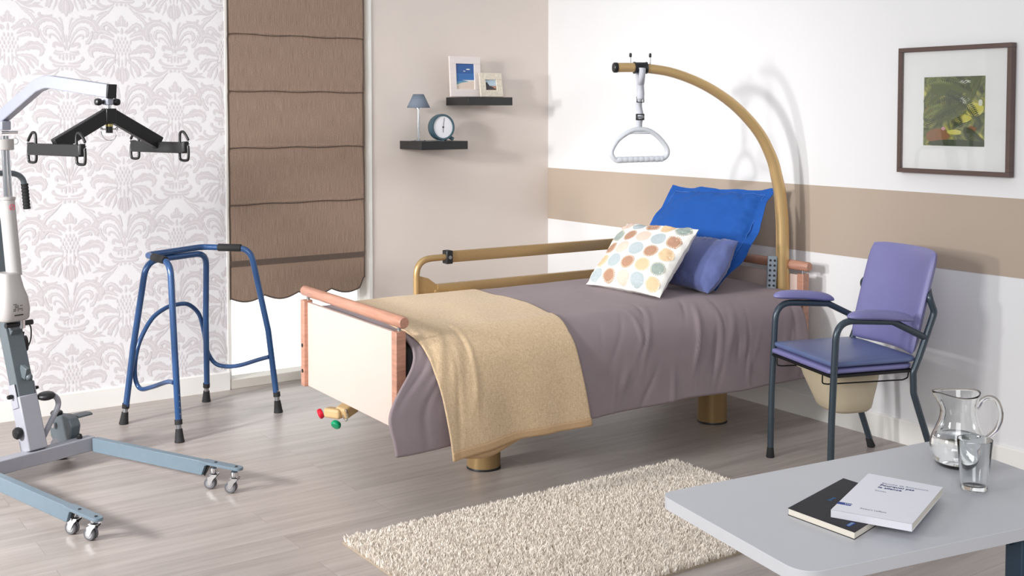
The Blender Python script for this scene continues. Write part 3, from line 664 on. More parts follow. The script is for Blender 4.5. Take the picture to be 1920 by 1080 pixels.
# section of the bedding: arc length t from the far hem to the near hem
SEC = [(.510, .50), (.505, .60), (.490, .655), (.455, .684), (.38, .694), (.2, .698), (0, .698), (-.2, .695), (-.36, .690), (-.435, .676), (-.495, .640), (-.535, .585), (-.555, .50), (-.565, .40), (-.575, .275)]
SP = catmull([V((a, b, 0)) for a, b in SEC], 8)
SL = [0]
for i in range(1, len(SP)): SL.append(SL[-1] + (SP[i] - SP[i - 1]).length)
ST = SL[-1]
def sec(t):
    t = max(0, min(ST, t)); lo, hi = 0, len(SL) - 1
    while hi - lo > 1:
        m_ = (lo + hi) // 2
        if SL[m_] <= t: lo = m_
        else: hi = m_
    k = (t - SL[lo]) / (SL[hi] - SL[lo]); return SP[lo].lerp(SP[hi], k)
def surf(lx, t, fold=1.0):
    p = sec(t); ly, z = p.x, p.y
    drop = sstep(.62, .30, z) if ly < 0 else 0; side = sstep(-.40, -.52, ly)
    fx = sstep(.62, .0, lx)
    # foot corner flares outwards and forwards
    x = lx - .175 * fx * sstep(.66, .40, z) * side + .02 * fx * sstep(.40, .27, z) * side
    ly -= .050 * fx * drop
    # soft swells and folds
    n1 = noise.noise(V((lx * 2.2, t * 2.5, 1.3))); n2 = noise.noise(V((lx * 6, t * 5, 7.7)))
    topw = (1 - side) * sstep(.52, .30, abs(ly))
    z += topw * (.010 * n1 + .005 * n2)
    ph = lx * 11 + (z - .5) * 5.5
    w = math.sin(ph + 2.3 * noise.noise(V((lx * 1.7, z * 1.1, 3.)))) * .25 + .75 * noise.noise(V((lx * 5.5 + z * 5, z * 1.8, 0)))
    ly -= fold * side * (.002 + .013 * drop) * w
    ly -= fold * side * .010 * n1
    # hem waviness
    if drop > .5: z += .010 * noise.noise(V((lx * 3.1, 2., 0))) * sstep(.45, .28, z)
    return x, ly, z
def crease(lx, t):
    v = 0
    for (cx_, ct, ang, ln, wd, am) in CR:
        dx, dt = lx - cx_, t - ct; a = dx * math.cos(ang) + dt * math.sin(ang); b = -dx * math.sin(ang) + dt * math.cos(ang)
        v += am * math.exp(-(a / ln) ** 2 - (b / wd) ** 2)
    return v
rc_ = random.Random(11); CR = []
for i in range(46):
    CR.append((rc_.uniform(.95, 2.2), rc_.uniform(1.10, 1.5), R(rc_.uniform(95, 125)), rc_.uniform(.05, .14), rc_.uniform(.007, .016), rc_.uniform(-.007, .007)))
for i in range(18):
    CR.append((rc_.uniform(.9, 2.1), rc_.uniform(.3, 1.0), R(rc_.uniform(-30, 40)), rc_.uniform(.05, .15), rc_.uniform(.010, .02), rc_.uniform(-.003, .003)))
for i in range(16):
    CR.append((rc_.uniform(.05, .3), rc_.uniform(1.1, 1.5), R(rc_.uniform(85, 110)), rc_.uniform(.06, .16), rc_.uniform(.010, .02), rc_.uniform(-.008, .008)))
CR.append((1.52, 1.30, R(108), .11, .008, .012)); CR.append((1.62, 1.36, R(104), .10, .014, -.010))
def spt(lx, t, off_=0.0, cr=1):
    def P(a, b): x, ly, z = surf(a, b); return bp(x, ly, z)
    p = P(lx, t); e = .006
    n = (P(lx + e, t) - P(lx - e, t)).cross(P(lx, min(t + e, ST)) - P(lx, t - e)); n.normalize()
    if n.dot(V((0, -.3, 1)) if t < 1.0 else V((0, -1, .2))) < 0: n = -n
    return p + n * (off_ + (crease(lx, t) if cr else 0))
def duvf(u, v):
    lx = lerp(.045, 2.25, u); return spt(lx, v * ST)
tag(build('duvet', MB().grid(duvf, 230, 150), M_duvet, base=bp(1.15, 0, .5), solid=.010, soffset=-1, sharp=180), 'mauve grey duvet covering the bed and hanging down its near side', 'duvet')
def throwlim(v):
    t = lerp(.10, ST + .0, v)
    # left and right edges (bed coordinate) along the way across the bed
    k = [(0, .18, .905), (.25, .14, .88), (.45, .09, .865), (.62, .07, .825), (.74, .085, .795), (.86, .11, .805), (1.0, .125, .83)]
    for i in range(len(k) - 1):
        if k[i][0] <= v <= k[i + 1][0]:
            s = (v - k[i][0]) / (k[i + 1][0] - k[i][0]); return t, lerp(k[i][1], k[i + 1][1], s), lerp(k[i][2], k[i + 1][2], s)
    return t, .14, .86
def thf(u, v):
    t, a, b = throwlim(v); lx = lerp(a, b, u)
    if t > 1.0:   # cancel the flare of the duvet corner so the throw hangs straight
        x, ly, z = surf(lx, t); fx = sstep(.62, .0, lx); w = sstep(.66, .42, z) * sstep(-.40, -.52, ly)
        o = .018 + .010 * w
    else: o = .013
    p = spt(lx, t, o, 1)
    if t > 1.0:
        q = sstep(1.05, 1.2, t)
        straight = bp(lx + .0, 0, 0); cur = (p - BO).dot(bx); p = p + bx * ((lx - cur) * q)
        p = p - bY * (.010 * q * (math.sin(lx * 23 + 1.0) * .5 + .5) * sstep(1.1, ST, t)) - bY * .012 * q
        p.z -= .012 * sstep(1.2, ST, t) + .034 * (1 - u) * sstep(1.2, ST, t)
    return p
th = build('throw_blanket', MB().grid(thf, 110, 150), M_throw, base=bp(.5, -.3, .7), solid=.006, soffset=0, sharp=180)
tag(th, 'tan knitted throw blanket laid across the foot of the bed', 'blanket')
hp2 = [thf(i / 80, 1.0) for i in range(81)]
hem = MB(); hem.grid(lambda u, v: V(thf(u, 1.0 - .022 * v)) - bY * .006, 110, 4); build('hem', hem, M_throw_hem, parent=th, solid=.004, soffset=0)
hem2 = MB(); hem2.grid(lambda u, v: V(thf(u * .62 + .03, .955)) + bY * .006 * (1 - v) + bY * .004 + V((0, 0, -.102 * v * math.sin(math.pi * (u * .85 + .15)) ** .6)), 60, 6); build('folded_under_layer', hem2, M_throw_hem, parent=th, solid=.005, soffset=0)

# ------------------------------------------------------------------ pillows
def pillow_fn(BL, BR, TL, TR, T, pinch=.05, flange=0.0, seed=0, wr=.006, bow=0.0):
    BL, BR, TL, TR = V(BL), V(BR), V(TL), V(TR)
    nrm = (BR - BL).cross(TL - BL).normalized()
    if nrm.dot(V((-1, -1, .3))) < 0: nrm = -nrm
    def at(u, v, side, extra=0.0):   # u,v in 0..1, side +1 front, -1 back
        a = 2 * u - 1; b = 2 * v - 1
        pa = a * (1 - pinch * (1 - b * b) * abs(a) ** 3); pb = b * (1 - pinch * (1 - a * a) * abs(b) ** 3)
        uu = (pa + 1) / 2; vv = (pb + 1) / 2
        p = BL.lerp(BR, uu).lerp(TL.lerp(TR, uu), vv) + (BR - BL).normalized() * (bow * max(0, u) ** 4 * math.sin(math.pi * min(1, v * 1.15)) ** 1.0 if v < .87 else 0)
        fa = a / (1 - flange); fb = b / (1 - flange)
        th_ = 0 if abs(fa) >= 1 or abs(fb) >= 1 else T * ((1 - fa * fa) * (1 - fb * fb)) ** .42
        edge = max(abs(fa), abs(fb)); w = sstep(.35, .95, edge) * (1 if th_ > 0 else .4)
        q = wr * w * (noise.noise(V((a * 5, b * 5, seed))) + .6 * noise.noise(V((a * 12, b * 12, seed + 3))))
        q += wr * .9 * noise.noise(V((a * 1.8, b * 1.8, seed + 9))) * (1 if th_ else 0)
        if flange and edge >= 1: q += .022 * noise.noise(V((a * 2.6, b * 2.6, seed + 20)))
        return p + nrm * (side * (th_ + .0015 + extra) + (q if side > 0 else q * (.5 if th_ else 1)))
    return at, nrm
def pillow_mesh(at, n=44):
    mb = MB(); mb.grid(lambda u, v: at(u, v, 1), n, n); mb.grid(lambda u, v: at(u, v, -1), n, n, True)
    # rim
    k = [(i / n, 0) for i in range(n)] + [(1, i / n) for i in range(n)] + [(1 - i / n, 1) for i in range(n)] + [(0, 1 - i / n) for i in range(n)]
    vs = [];
    for (u, v) in k: vs += [at(u, v, 1), at(u, v, -1)]
    m = len(k); mb.add(vs, [(2 * i, 2 * ((i + 1) % m), 2 * ((i + 1) % m) + 1, 2 * i + 1) for i in range(m)])
    return mb
a1, n1_ = pillow_fn((-.730, -1.58, .72), (-.560, -2.185, .702), (-.30, -1.585, 1.195), (-.135, -2.20, 1.205), .075, .05, .13, 1, .012, bow=.065)
pb_ = thing('pillow', 'large royal blue flanged pillow leaning against the bed head', 'pillow', (-.6, -1.9, .70), 'pillows and cushions at the bed head')
build('pillow_cover', pillow_mesh(a1, 64), M_blue, parent=pb_, sharp=180)
st = MB()
for side in range(4):
    for i in range(60):
        def uv(s): 
            e = .066; q = e + (1 - 2 * e) * s
            return [(q, e), (1 - e, q), (1 - q, 1 - e), (e, 1 - q)][side]
        u0, v0 = uv(i / 60); u1, v1 = uv((i + .97) / 60); A_ = a1(u0, v0, 1, .0015); B_ = a1(u1, v1, 1, .0015); st.tube([A_, B_], .0016, 6)
build('flange_seam', st, M_blue_st, parent=pb_)
a2, _ = pillow_fn((-.715, -1.975, .735), (-.70, -2.27, .712), (-.50, -1.98, .955), (-.480, -2.262, .955), .072, .06, 0, 5, .009, bow=.03)
tag(build('cushion', pillow_mesh(a2), M_lilac, base=(-.69, -2.1, .70), sharp=180), 'small lavender velvet cushion leaning between the blue pillow and the dotted cushion', 'cushion', 'pillows and cushions at the bed head')
a3, n3 = pillow_fn((-1.045, -1.745, .722), (-.985, -2.238, .712), (-.740, -1.705, 1.012), (-.700, -2.205, 1.022), .078, .06, 0, 9, .010)
cu_ = thing('cushion', 'cream cushion printed with stitched brown, grey and straw dots, frontmost on the bed', 'cushion', (-.98, -2.0, .70), 'pillows and cushions at the bed head')
build('cushion_cover', pillow_mesh(a3), M_pillow_w, parent=cu_, sharp=180)
rows = ['PBRYG', 'GRPBR', 'RPBRY', 'YBRYG', 'BRPBY']
keys = ['B', 'G', 'R', 'P', 'Y', 'S']
dm = MB()
for r_ in range(5):
    for c_ in range(5):
        u0 = .115 + .193 * c_ + (.0 if r_ % 2 else .01); v0 = .90 - .20 * r_ ; rad = .087
        dm.cur = keys.index(rows[r_][c_]); pts = [a3(u0, v0, 1, .0012)]; n = 24; rings = 4
        for k in range(1, rings + 1):
            for i in range(n):
                an = 6.2832 * i / n; pts.append(a3(min(.995, max(.005, u0 + rad * k / rings * math.cos(an))), min(.995, max(.005, v0 + rad * 1.05 * k / rings * math.sin(an))), 1, .0012))
        fs = [(0, 1 + i, 1 + (i + 1) % n) for i in range(n)]
        for k in range(rings - 1):
            for i in range(n):
                fs.append((1 + k * n + i, 1 + (k + 1) * n + i, 1 + (k + 1) * n + (i + 1) % n, 1 + k * n + (i + 1) % n))
        dm.add(pts, fs)
        if rows[r_][c_] in 'RGY':
            dm.cur = 5
            for i in range(28):
                an = 6.2832 * i / 28; d0, d1 = rad * .80, rad * 1.0; w = .05
                q = [(d0, an - w), (d1, an - w * .8), (d1, an + w * .8), (d0, an + w)]
                dm.add([a3(min(.997, max(.003, u0 + d * math.cos(x))), min(.997, max(.003, v0 + d * 1.05 * math.sin(x))), 1, .0018) for d, x in q], [(0, 1, 2, 3)])
build('printed_dots', dm, [M_dots[k] for k in keys[:5]] + [M_stitch], parent=cu_, sharp=180)

# ------------------------------------------------------------------ walking frame
WO = V((-2.883, -.887, 0)); wA = V((.93, .37, 0)).normalized(); wB = V((-wA.y, wA.x, 0))
def wpt(a, b, z): return WO + wA * a + wB * b + V((0, 0, z))
wk = thing('walking_frame', 'blue tubular walking frame with black grips standing by the window', 'walking frame', wpt(.33, .25, 0))
tr = .0160
rear = fillet([wpt(.004, .0105, .095), wpt(.018, .05, .46), wpt(.044, .104, .868), wpt(.080, .325, .884), wpt(.455, .345, .888), wpt(.585, .118, .882), wpt(.644, .05, .44), wpt(.660, .0105, .095)], [0, .3, .085, .035, .06, .085, .3, 0], 9)
build('rear_hoop', MB().tube(rear, tr, 18), M_walker, parent=wk)
front = fillet([wpt(.0612, .4817, .095), wpt(.064, .42, .41), wpt(.085, .335, .853), wpt(.475, .335, .855), wpt(.541, .42, .47), wpt(.597, .482, .095)], [0, .3, .085, .085, .3, 0], 9)
build('front_hoop', MB().tube(front, tr, 18), M_walker, parent=wk)
brace = catmull([wpt(.000, .035, .288), wpt(.03, .12, .275), wpt(.08, .30, .215), wpt(.105, .42, .185), wpt(.10, .455, .235), wpt(.105, .458, .33), wpt(.135, .455, .43), wpt(.205, .447, .53), wpt(.29, .442, .574), wpt(.36, .442, .582), wpt(.44, .443, .572), wpt(.515, .447, .51), wpt(.555, .455, .41), wpt(.585, .46, .29), wpt(.62, .44, .22), wpt(.645, .38, .205), wpt(.645, .27, .225), wpt(.64, .12, .275), wpt(.640, .04, .300)], 8)
build('brace_loop', MB().tube(brace, .0118, 16), M_walker, parent=wk)
for a_, b_ in (((.048, .145, .874), (.070, .262, .880)), ((.560, .158, .8845), (.497, .268, .8865))):
    A_ = wpt(*a_); B_ = wpt(*b_); d = (B_ - A_).normalized(); build('hand_grip', MB().tube([A_, A_ + d * .003, B_ - d * .003, B_], [.017, .0200, .0200, .017], 20), M_rubber, parent=wk)
for nm, (fa, fb), (ta, tb, tz) in (('l', (0, 0), (.0025, .007, .06)), ('l', (.664, 0), (.662, .005, .06)), ('l', (.059, .50), (.0605, .49, .06)), ('l', (.607, .50), (.600, .49, .06))):
    F_ = wpt(fa, fb, 0); T_ = wpt(ta, tb, tz); d = (T_ - F_).normalized()
    build('leg_extension', MB().cyl(F_ + d * .05, F_ + d * .12, .0135, 16), M_steel, parent=wk)
    build('locking_collar', MB().cyl(F_ + d * .086, F_ + d * .110, .0185, 18), M_rubber, parent=wk)
    build('rubber_foot', MB().lathe(F_, [(.023, 0), (.0245, .003), (.0225, .012), (.0180, .05), (.0165, .064), (.013, .066)], 22, ax=d), M_rubber, parent=wk)
for (a0, b0, z0_), (a1_, b1_, z1_) in (((.0025, .007, .06), (.018, .05, .46)),):
    for i in range(5):
        hol = MB(); t = .12 + i * .075; p = wpt(lerp(a0, a1_, t), lerp(b0, b1_, t), lerp(z0_, z1_, t)); d = V((.3, -.95, 0)).normalized(); hol.cyl(p + d * .0145, p + d * .0168, .0032, 10); build('adjustment_hole', hol, M_steel, parent=wk)

# ------------------------------------------------------------------ patient hoist
HM = V((-3.575, -1.05, 0)); hD = V((.32, -.95, 0)).normalized(); hC = V((-hD.y, hD.x, 0)); UZ = V((0, 0, 1))
def hp(d, c, z): return HM + hD * d + hC * c + V((0, 0, z))
ho = thing('patient_hoist', 'grey wheeled patient hoist with a black four point spreader bar at the left edge', 'patient hoist', hp(0, 0, 0))
def hbox(mb, d, c, z, s): return mb.box(hp(d, c, z), s, hD, hC, UZ)
build('base_crossbar', MB().box(hp(0, -.005, .089), (.06, .56, .062), hD, hC, UZ), M_lgrey, parent=ho, bevel=.004)
def caster(root, c, wdir, r=.025, tw=.012, gap=.005, housing=True, zt=.088):
    """twin wheel swivel caster touching the floor at c; wdir is the axle direction"""
    c = V((c[0], c[1], 0)); wdir = V(wdir).normalized(); fwd = V((0, 0, 1)).cross(wdir)
    h = MB(); top = c + fwd * .016
    h.lathe((top.x, top.y, zt - .02), [(.006, -.012), (.014, -.010), (.017, 0), (.017, .012), (.010, .02)], 22)
    poly = [(-.006, .052), (.014, .064), (.030, .066), (.034, .060), (.020, .046), (.006, .020), (-.006, .022)]
    for s in (-1, 1):
        h.prism(poly, wdir * .0022, fwd, UZ, c + wdir * (s * (tw + gap / 2 + .003)) - wdir * .0011)
    h.box(c + fwd * .018 + UZ * .0645, (.034, tw * 2 + gap + .008, .003), fwd, wdir, UZ)
    o = build('caster', h, M_chrome, parent=root)
    for s in (-1, 1):
        w = MB(); a = c + UZ * (r + .0005) + wdir * (s * (gap / 2 + tw / 2))
        w.lathe(a, [(r * .55, -tw / 2), (r * .9, -tw / 2), (r, -tw / 2 + .003), (r, tw / 2 - .003), (r * .9, tw / 2), (r * .55, tw / 2)], 30, ax=wdir)
        build('wheel', w, M_tyre, parent=o)
        hb_ = MB(); hb_.lathe(a, [(r * .62, -tw / 2 - .001), (r * .62, tw / 2 + .001)], 24, ax=wdir); hb_.lathe(a + wdir * (s * (tw / 2 + .0015)), [(r * .30, -.001), (r * .25, .0025)], 18, ax=wdir)
        build('hub', hb_, M_steel, parent=o)
def hleg(c0, d1, c1, casters):
    a = hp(.035, c0, .088); b = hp(d1, c1, .082); dr = (b - a).normalized(); sd = dr.cross(UZ).normalized()
    L = (b - a).length
    g = MB(); g.prism([(0, -.031), (L - .205, -.031), (L - .185, .012), (L - .165, .020), (L - .165, .031), (0, .031)], sd * .032, dr, V((0, 0, 1)), a - sd * .016)
    lg = build('leg', g, M_legblue, parent=ho, bevel=.002)
    pl = MB(); n = 10; poly = [(L - .21, -.021), (L - .01, -.021)] + [(L - .01 + .021 * math.cos(t), .021 * math.sin(t)) for t in [-math.pi / 2 + math.pi * i / n for i in range(1, n)]] + [(L - .01, .021), (L - .21, .021)]
    pl.prism(poly, V((0, 0, .012)), dr, sd, a + V((0, 0, .020)) + dr * .0); build('end_plate', pl, M_legblue, parent=lg, bevel=.0015)
    for q in (L - .135, L - .02):
        build('plate_bolt', MB().cyl(a + dr * q + UZ * .032, a + dr * q + UZ * .0345, .006, 12), M_blackmetal, parent=lg)
    pk = MB(); pk.bar(a + dr * (L - .212) + UZ * -.028, a + dr * (L - .182) + UZ * .019, .033, .003, sd); build('cut_end', pk, M_blackmetal, parent=lg)
    for c in casters: caster(lg, c, sd * .92 + dr * .35, zt=.098)
hleg(.268, .90, .385, [(-3.000, -1.640), (-2.948, -1.742)])
hleg(-.268, .955, -.318, [(-3.617, -1.850), (-3.575, -1.955)])
# rear casters with brake housings
def rcast(c0):
    b = MB(); b.prism([(-.09, .02), (-.20, .10), (-.215, .175), (-.19, .205), (-.10, .215), (-.05, .205), (-.03, .175), (-.045, .11), (.02, .075)][::-1], hC * .05, hD, UZ, hp(0, c0 - .025, 0))
    o = build('rear_caster', b, M_dgrey, parent=ho, bevel=.006)
    w = MB(); a = hp(-.155, c0, .052); w.lathe(a, [(.02, -.028), (.046, -.028), (.052, -.020), (.052, .020), (.046, .028), (.02, .028)], 32, ax=hC); build('wheel', w, M_tyre, parent=o)
    build('brake_tread', MB().prism([(.0, -.035), (.075, -.03), (.085, .0), (.075, .03), (0, .035)], V((0, 0, .008)), hC, hD, hp(-.09, c0 + .03, .198)), M_dgrey, parent=o, bevel=.002)
    build('swivel_cap', MB().lathe(hp(-.155, c0 - .02, .212), [(.026, 0), (.028, .008), (.022, .016), (.004, .018)], 24), M_black, parent=o)
    build('housing_bolt', MB().lathe(hp(-.005, c0, .118), [(.012, 0), (.013, .01), (.009, .022), (.002, .024)], 16), M_black, parent=o)
    build('swivel_bolt', MB().cyl(hp(-.155, c0 - .036, .165), hp(-.155, c0 - .042, .165), .014, 16), M_chrome, parent=o)
rcast(.215); rcast(-.245)
# mast (slanted column)
sl = V(hp(-.188, 0, .627) - hp(-.012, 0, .114)).normalized()
def mp(z): return hp(-.012, 0, .114) + sl * ((z - .114) / sl.z)
mst = MB(); mst.bar(mp(.115), mp(.345), .088, .075, hD); sleeve = build('mast_sleeve', mst, M_lgrey, parent=ho, bevel=.005)
ear = MB(); 
for s in (-1, 1): ear.bar(mp(.30) + hC * (s * .046), mp(.40) + hC * (s * .046), .006, .05, hD)
build('sleeve_cheek', ear, M_lgrey, parent=sleeve, bevel=.002)
build('mast', MB().bar(mp(.30), mp(1.47), .078, .064, hD), M_dgrey, parent=ho, bevel=.004)
for (z_, c_, r_) in ((.20, -.062, .026), (.352, -.056, .010), (.37, .056, .008)):
    s = 1 if c_ > 0 else -1; build('knob', MB().lathe(mp(z_) + hC * (s * .04), [(.5 * r_, 0), (.5 * r_, .012), (r_, .014), (r_ * 1.02, .026), (r_ * .8, .034), (.003, .036)], 24, ax=hC * s), M_black, parent=ho)
# knob on front face for the lower bracket
nrmM = sl.cross(hC).normalized(); nrmM = nrmM if nrmM.dot(hD) > 0 else -nrmM
cl = MB(); cl.bar(mp(.42) + nrmM * .03 + hC * .0, mp(.46) + nrmM * .06, .05, .02, hC); cl.ball(mp(.415) + nrmM * .055 + hC * .01, .016, 16, 10)
build('cable_clip', cl, M_dgrey, parent=ho, bevel=.003)
# foot pedal and lever
pth = catmull([hp(-.05, .045, .12), hp(-.05, .075, .17), hp(-.05, .108, .225), hp(-.05, .136, .270), hp(-.05, .140, .300), hp(-.05, .125, .325), hp(-.05, .098, .330)], 8)
pl = build('spreading_lever', MB().tube(pth, .0125, 18), M_lgrey, parent=ho)
build('pedal_knob', MB().ball(hp(-.055, .085, .335), .040, 24, 14, (1.0, 1.0, .50), hC, hD, (UZ + hC * .1).normalized()), M_black, parent=pl)
# actuator: motor housing, tube, rods
mot = MB(); prof = [(0.0, .060, .062), (.012, .068, .070), (.05, .072, .074), (.10, .066, .070), (.145, .052, .058), (.19, .044, .048), (.21, .042, .044)]
mc = hp(-.110, -.045, .690); vs = []; fs = []; n = 28
ma = V(hp(-.165, -.018, 1.23) - hp(-.115, -.030, .70)).normalized()
for k, (h, rx, ry_) in enumerate(prof):
    for i in range(n):
        a = 6.28318 * i / n; ca_, sa_ = math.cos(a), math.sin(a); e = .55
        vs.append(mc + ma * h + hC * (rx * math.copysign(abs(ca_) ** e, ca_)) + hD * (ry_ * math.copysign(abs(sa_) ** e, sa_)))
for k in range(len(prof) - 1):
    for i in range(n): fs.append((k * n + i, k * n + (i + 1) % n, (k + 1) * n + (i + 1) % n, (k + 1) * n + i))
fs += [tuple(range(n - 1, -1, -1)), tuple((len(prof) - 1) * n + i for i in range(n))]
mot.add(vs, fs); act = build('actuator', mot, M_motor, parent=ho, bevel=.006, sharp=50)
ac0 = hp(-.135, -.008, .88); ac1 = hp(-.174, -.014, 1.226)
tb = MB(); tb.tube([ac0, ac1 - ma * .012], .033, 24, ell=1.0); build('actuator_tube', tb, mat('actuator_tube', (172, 170, 169), .3, .1, nscale=20, namt=.01), parent=act)
build('tube_collar', MB().tube([ac1 - ma * .014, ac1 - ma * .012, ac1, ac1 + ma * .002], [.032, .0365, .0365, .032], 28), M_motor, parent=act)
# prohibition mark on the tube
tdir = V((.35, -.94, 0)).normalized(); tx = tdir.cross(UZ) * -1; sgc = hp(-.172, -.012, 1.185) + tdir * .0365
tx = V((0, 0, 1)).cross(tdir).normalized()
ps = MB(); ps.tube([sgc + tx * (.0125 * math.cos(a)) + UZ * (.0125 * math.sin(a)) for a in [i * 6.2832 / 28 for i in range(28)]], .0012, 6, closed=True); ps.tube([sgc + (tx + UZ) * -.0085, sgc + (tx + UZ) * .0085], .0012, 6)
build('prohibition_mark', ps, mat('mark_red', (214, 70, 92), .5, nscale=20, namt=.03), parent=act)
rt = hp(-.182, -.018, 1.50)
build('piston_rod', MB().cyl(ac1, rt, .0125, 24), M_chrome, parent=act)
build('guide_rod', MB().cyl(ac1 + hC * .022, rt + hC * .018, .006, 16), M_chrome, parent=act)
build('rod_collar', MB().tube([hp(-.182, -.018, 1.437), hp(-.182, -.018, 1.439), hp(-.182, -.018, 1.484), hp(-.182, -.018, 1.486)], [.040, .042, .042, .040], 32), M_motor, parent=act)
# printed label on the motor
lab = MB(); lo = mc + hD * .0655 + hC * .0; 
lo = mc + hD * .0738 - hC * .005
rl_ = random.Random(3)
for r_ in range(5):
    for c_ in range(7):
        if rl_.random() < .7 and not (r_ == 0 and c_ > 2): lab.box(lo + hC * (-.018 + c_ * .0062) + UZ * (.078 - r_ * .007), (.0044, .0005, .0030 + .001 * rl_.random()), hC, hD, UZ)
lab.box(lo + hC * .004 + UZ * .030, (.040, .0005, .005), hC, hD, UZ)
build('printed_label', lab, M_blackmetal, parent=act)
# bracket holding the motor, cable and pin
bk = MB(); bk.bar(mp(.69), hp(-.10, -.02, .665), .055, .05); bk.bar(mp(.60), hp(-.115, .0, .68), .05, .03)
build('motor_bracket', bk, M_dgrey, parent=ho, bevel=.004)
build('bracket_pin', MB().cyl(hp(-.105, -.07, .668), hp(-.105, .055, .668), .012, 18), M_black, parent=ho); build('pin_bush', MB().cyl(hp(-.10, .004, .69), hp(-.10, .004, .648), .014, 20), M_chrome, parent=ho)
cbp = catmull([hp(-.12, .04, .665), hp(-.13, .062, .64), hp(-.15, .072, .58), hp(-.17, .058, .53), hp(-.17, .045, .56), hp(-.15, .04, .62)], 8)
build('cable', MB().tube(cbp, .0032, 8), M_black, parent=ho); build('cable_plug', MB().tube(catmull([hp(-.15, .045, .60), hp(-.16, .050, .565), hp(-.17, .062, .53)], 6), [.006 + .010 * math.sin(math.pi * (i + .5) / 13) for i in range(13)], 14), M_black, parent=ho)
coil = []
for i in range(420):
    t = i / 419; p = catmull([hp(-.25, -.11, .68), hp(-.25, -.065, .50), hp(-.25, -.055, .42), hp(-.25, -.085, .36), hp(-.25, -.13, .35)], 1) if i == 0 else None
    if p: cpts = catmull([hp(-.22, -.115, .68), hp(-.22, -.078, .56), hp(-.22, -.062, .44), hp(-.22, -.075, .375), hp(-.22, -.115, .345), hp(-.22, -.17, .36)], 20)
    s = t * (len(cpts) - 1.001); k = int(s); c0_ = cpts[k].lerp(cpts[k + 1], s - k); a = t * 6.2832 * 60
    coil.append(c0_ + hC * (.009 * math.cos(a)) + hD * (.009 * math.sin(a)))
build('coiled_cord', MB().tube(coil, .0022, 6), mat('grey_cord', (206, 202, 200), .5, nscale=20, namt=.03), parent=ho)
# boom
bpts = fillet([mp(1.47) + UZ * .0, hp(-.20, 0, 1.592), hp(.07, 0, 1.717), hp(.15, 0, 1.735), hp(.60, 0, 1.688)], [0, .1, .10, .18, 0], 8)
bo = MB(); vs = []; fs = []
for i, p in enumerate(bpts):
    t = (bpts[min(i + 1, len(bpts) - 1)] - bpts[max(i - 1, 0)]).normalized(); up = hC.cross(t).normalized(); up = up if up.z > 0 else -up
    for a, b in ((-1, -1), (1, -1), (1, 1), (-1, 1)): vs.append(p + hC * (a * .019) + up * (b * .027))
for i in range(len(bpts) - 1):
    for k in range(4): fs.append((i * 4 + k, i * 4 + (k + 1) % 4, (i + 1) * 4 + (k + 1) % 4, (i + 1) * 4 + k))
fs += [(3, 2, 1, 0), tuple(len(vs) - 4 + k for k in range(4))]
bo.add(vs, fs); build('boom', bo, M_boom, parent=ho, bevel=.004)
bend = hp(.60, 0, 1.688); bdir = (bpts[-1] - bpts[-2]).normalized()
build('boom_end_cap', MB().box(bend + bdir * .004, (.012, .041, .057), bdir, hC, hC.cross(bdir)), M_black, parent=ho, bevel=.002)
build('boom_pivot', MB().box(hp(-.185, -.01, 1.545), (.03, .044, .04), hD, hC, UZ), M_boom, parent=ho, bevel=.004)
build('pivot_ring', MB().tube([hp(-.18, .035, 1.475) + hC * (.014 * math.cos(a)) + UZ * (.014 * math.sin(a)) for a in [i * 6.2832 / 20 for i in range(20)]], .0016, 8, closed=True), M_chrome, parent=ho)
build('pivot_pin', MB().cyl(hp(-.18, -.03, 1.515), hp(-.18, .045, 1.515), .007, 14), M_chrome, parent=ho)
lug = MB(); lug.box(hp(.575, 0, 1.650), (.045, .03, .035), hD, hC, UZ); build('swivel_lug', lug, M_boom, parent=ho, bevel=.006)
for s in (-1, 1):
    build('swivel_knob', MB().lathe(hp(.575, s * .018, 1.645), [(.008, 0), (.009, .010), (.013, .014), (.015, .022), (.013, .034), (.006, .038)], 20, ax=hC * s), M_black, parent=ho)
# spreader bar
SC = hp(.585, 0, 0)
def sp(c, d, z): return SC + hC * c + hD * d + V((0, 0, z))
build('swivel_shaft', MB().cyl(sp(0, 0, 1.64), sp(0, 0, 1.53), .010, 18), M_chrome, parent=ho)
sb = MB(); sb.box(sp(0, 0, 1.588), (.046, .038, .062), hC, hD, UZ)
for s in (-1, 1):
    a = sp(s * .010, 0, 1.592); b = sp(s * .238, 0, 1.474); sb.bar(a, b, .030, .054, V((0, 0, 1)))
    sb.box(sp(s * .236, 0, 1.458), (.030, .355, .046), hC, hD, UZ)
sbo = build('spreader_bar', sb, M_blackmetal, parent=ho, bevel=.003)
build('brass_washer', MB().cyl(sp(0, 0, 1.557), sp(0, 0, 1.546), .0145, 20), mat('brass', (190, 172, 110), .3, .8, nscale=20, namt=.03), parent=sbo)
build('shaft_nut', MB().cyl(sp(0, 0, 1.546), sp(0, 0, 1.520), .0135, 20), M_black, parent=sbo)
build('lock_pin', MB().cyl(sp(-.034, -.0, 1.535), sp(.034, 0, 1.535), .0032, 12), M_chrome, parent=sbo)
ring = [sp(.036 * math.cos(a), 0, 1.538 + .036 * math.sin(a) - .012) for a in [R(-205) + R(230) * i / 28 for i in range(29)]]
build('pin_ring', MB().tube(ring, .0018, 8), M_chrome, parent=sbo)
for s in (-1, 1): build('pin_ball', MB().ball(sp(s * .034, 0, 1.537), .006, 12, 8), M_chrome, parent=sbo)
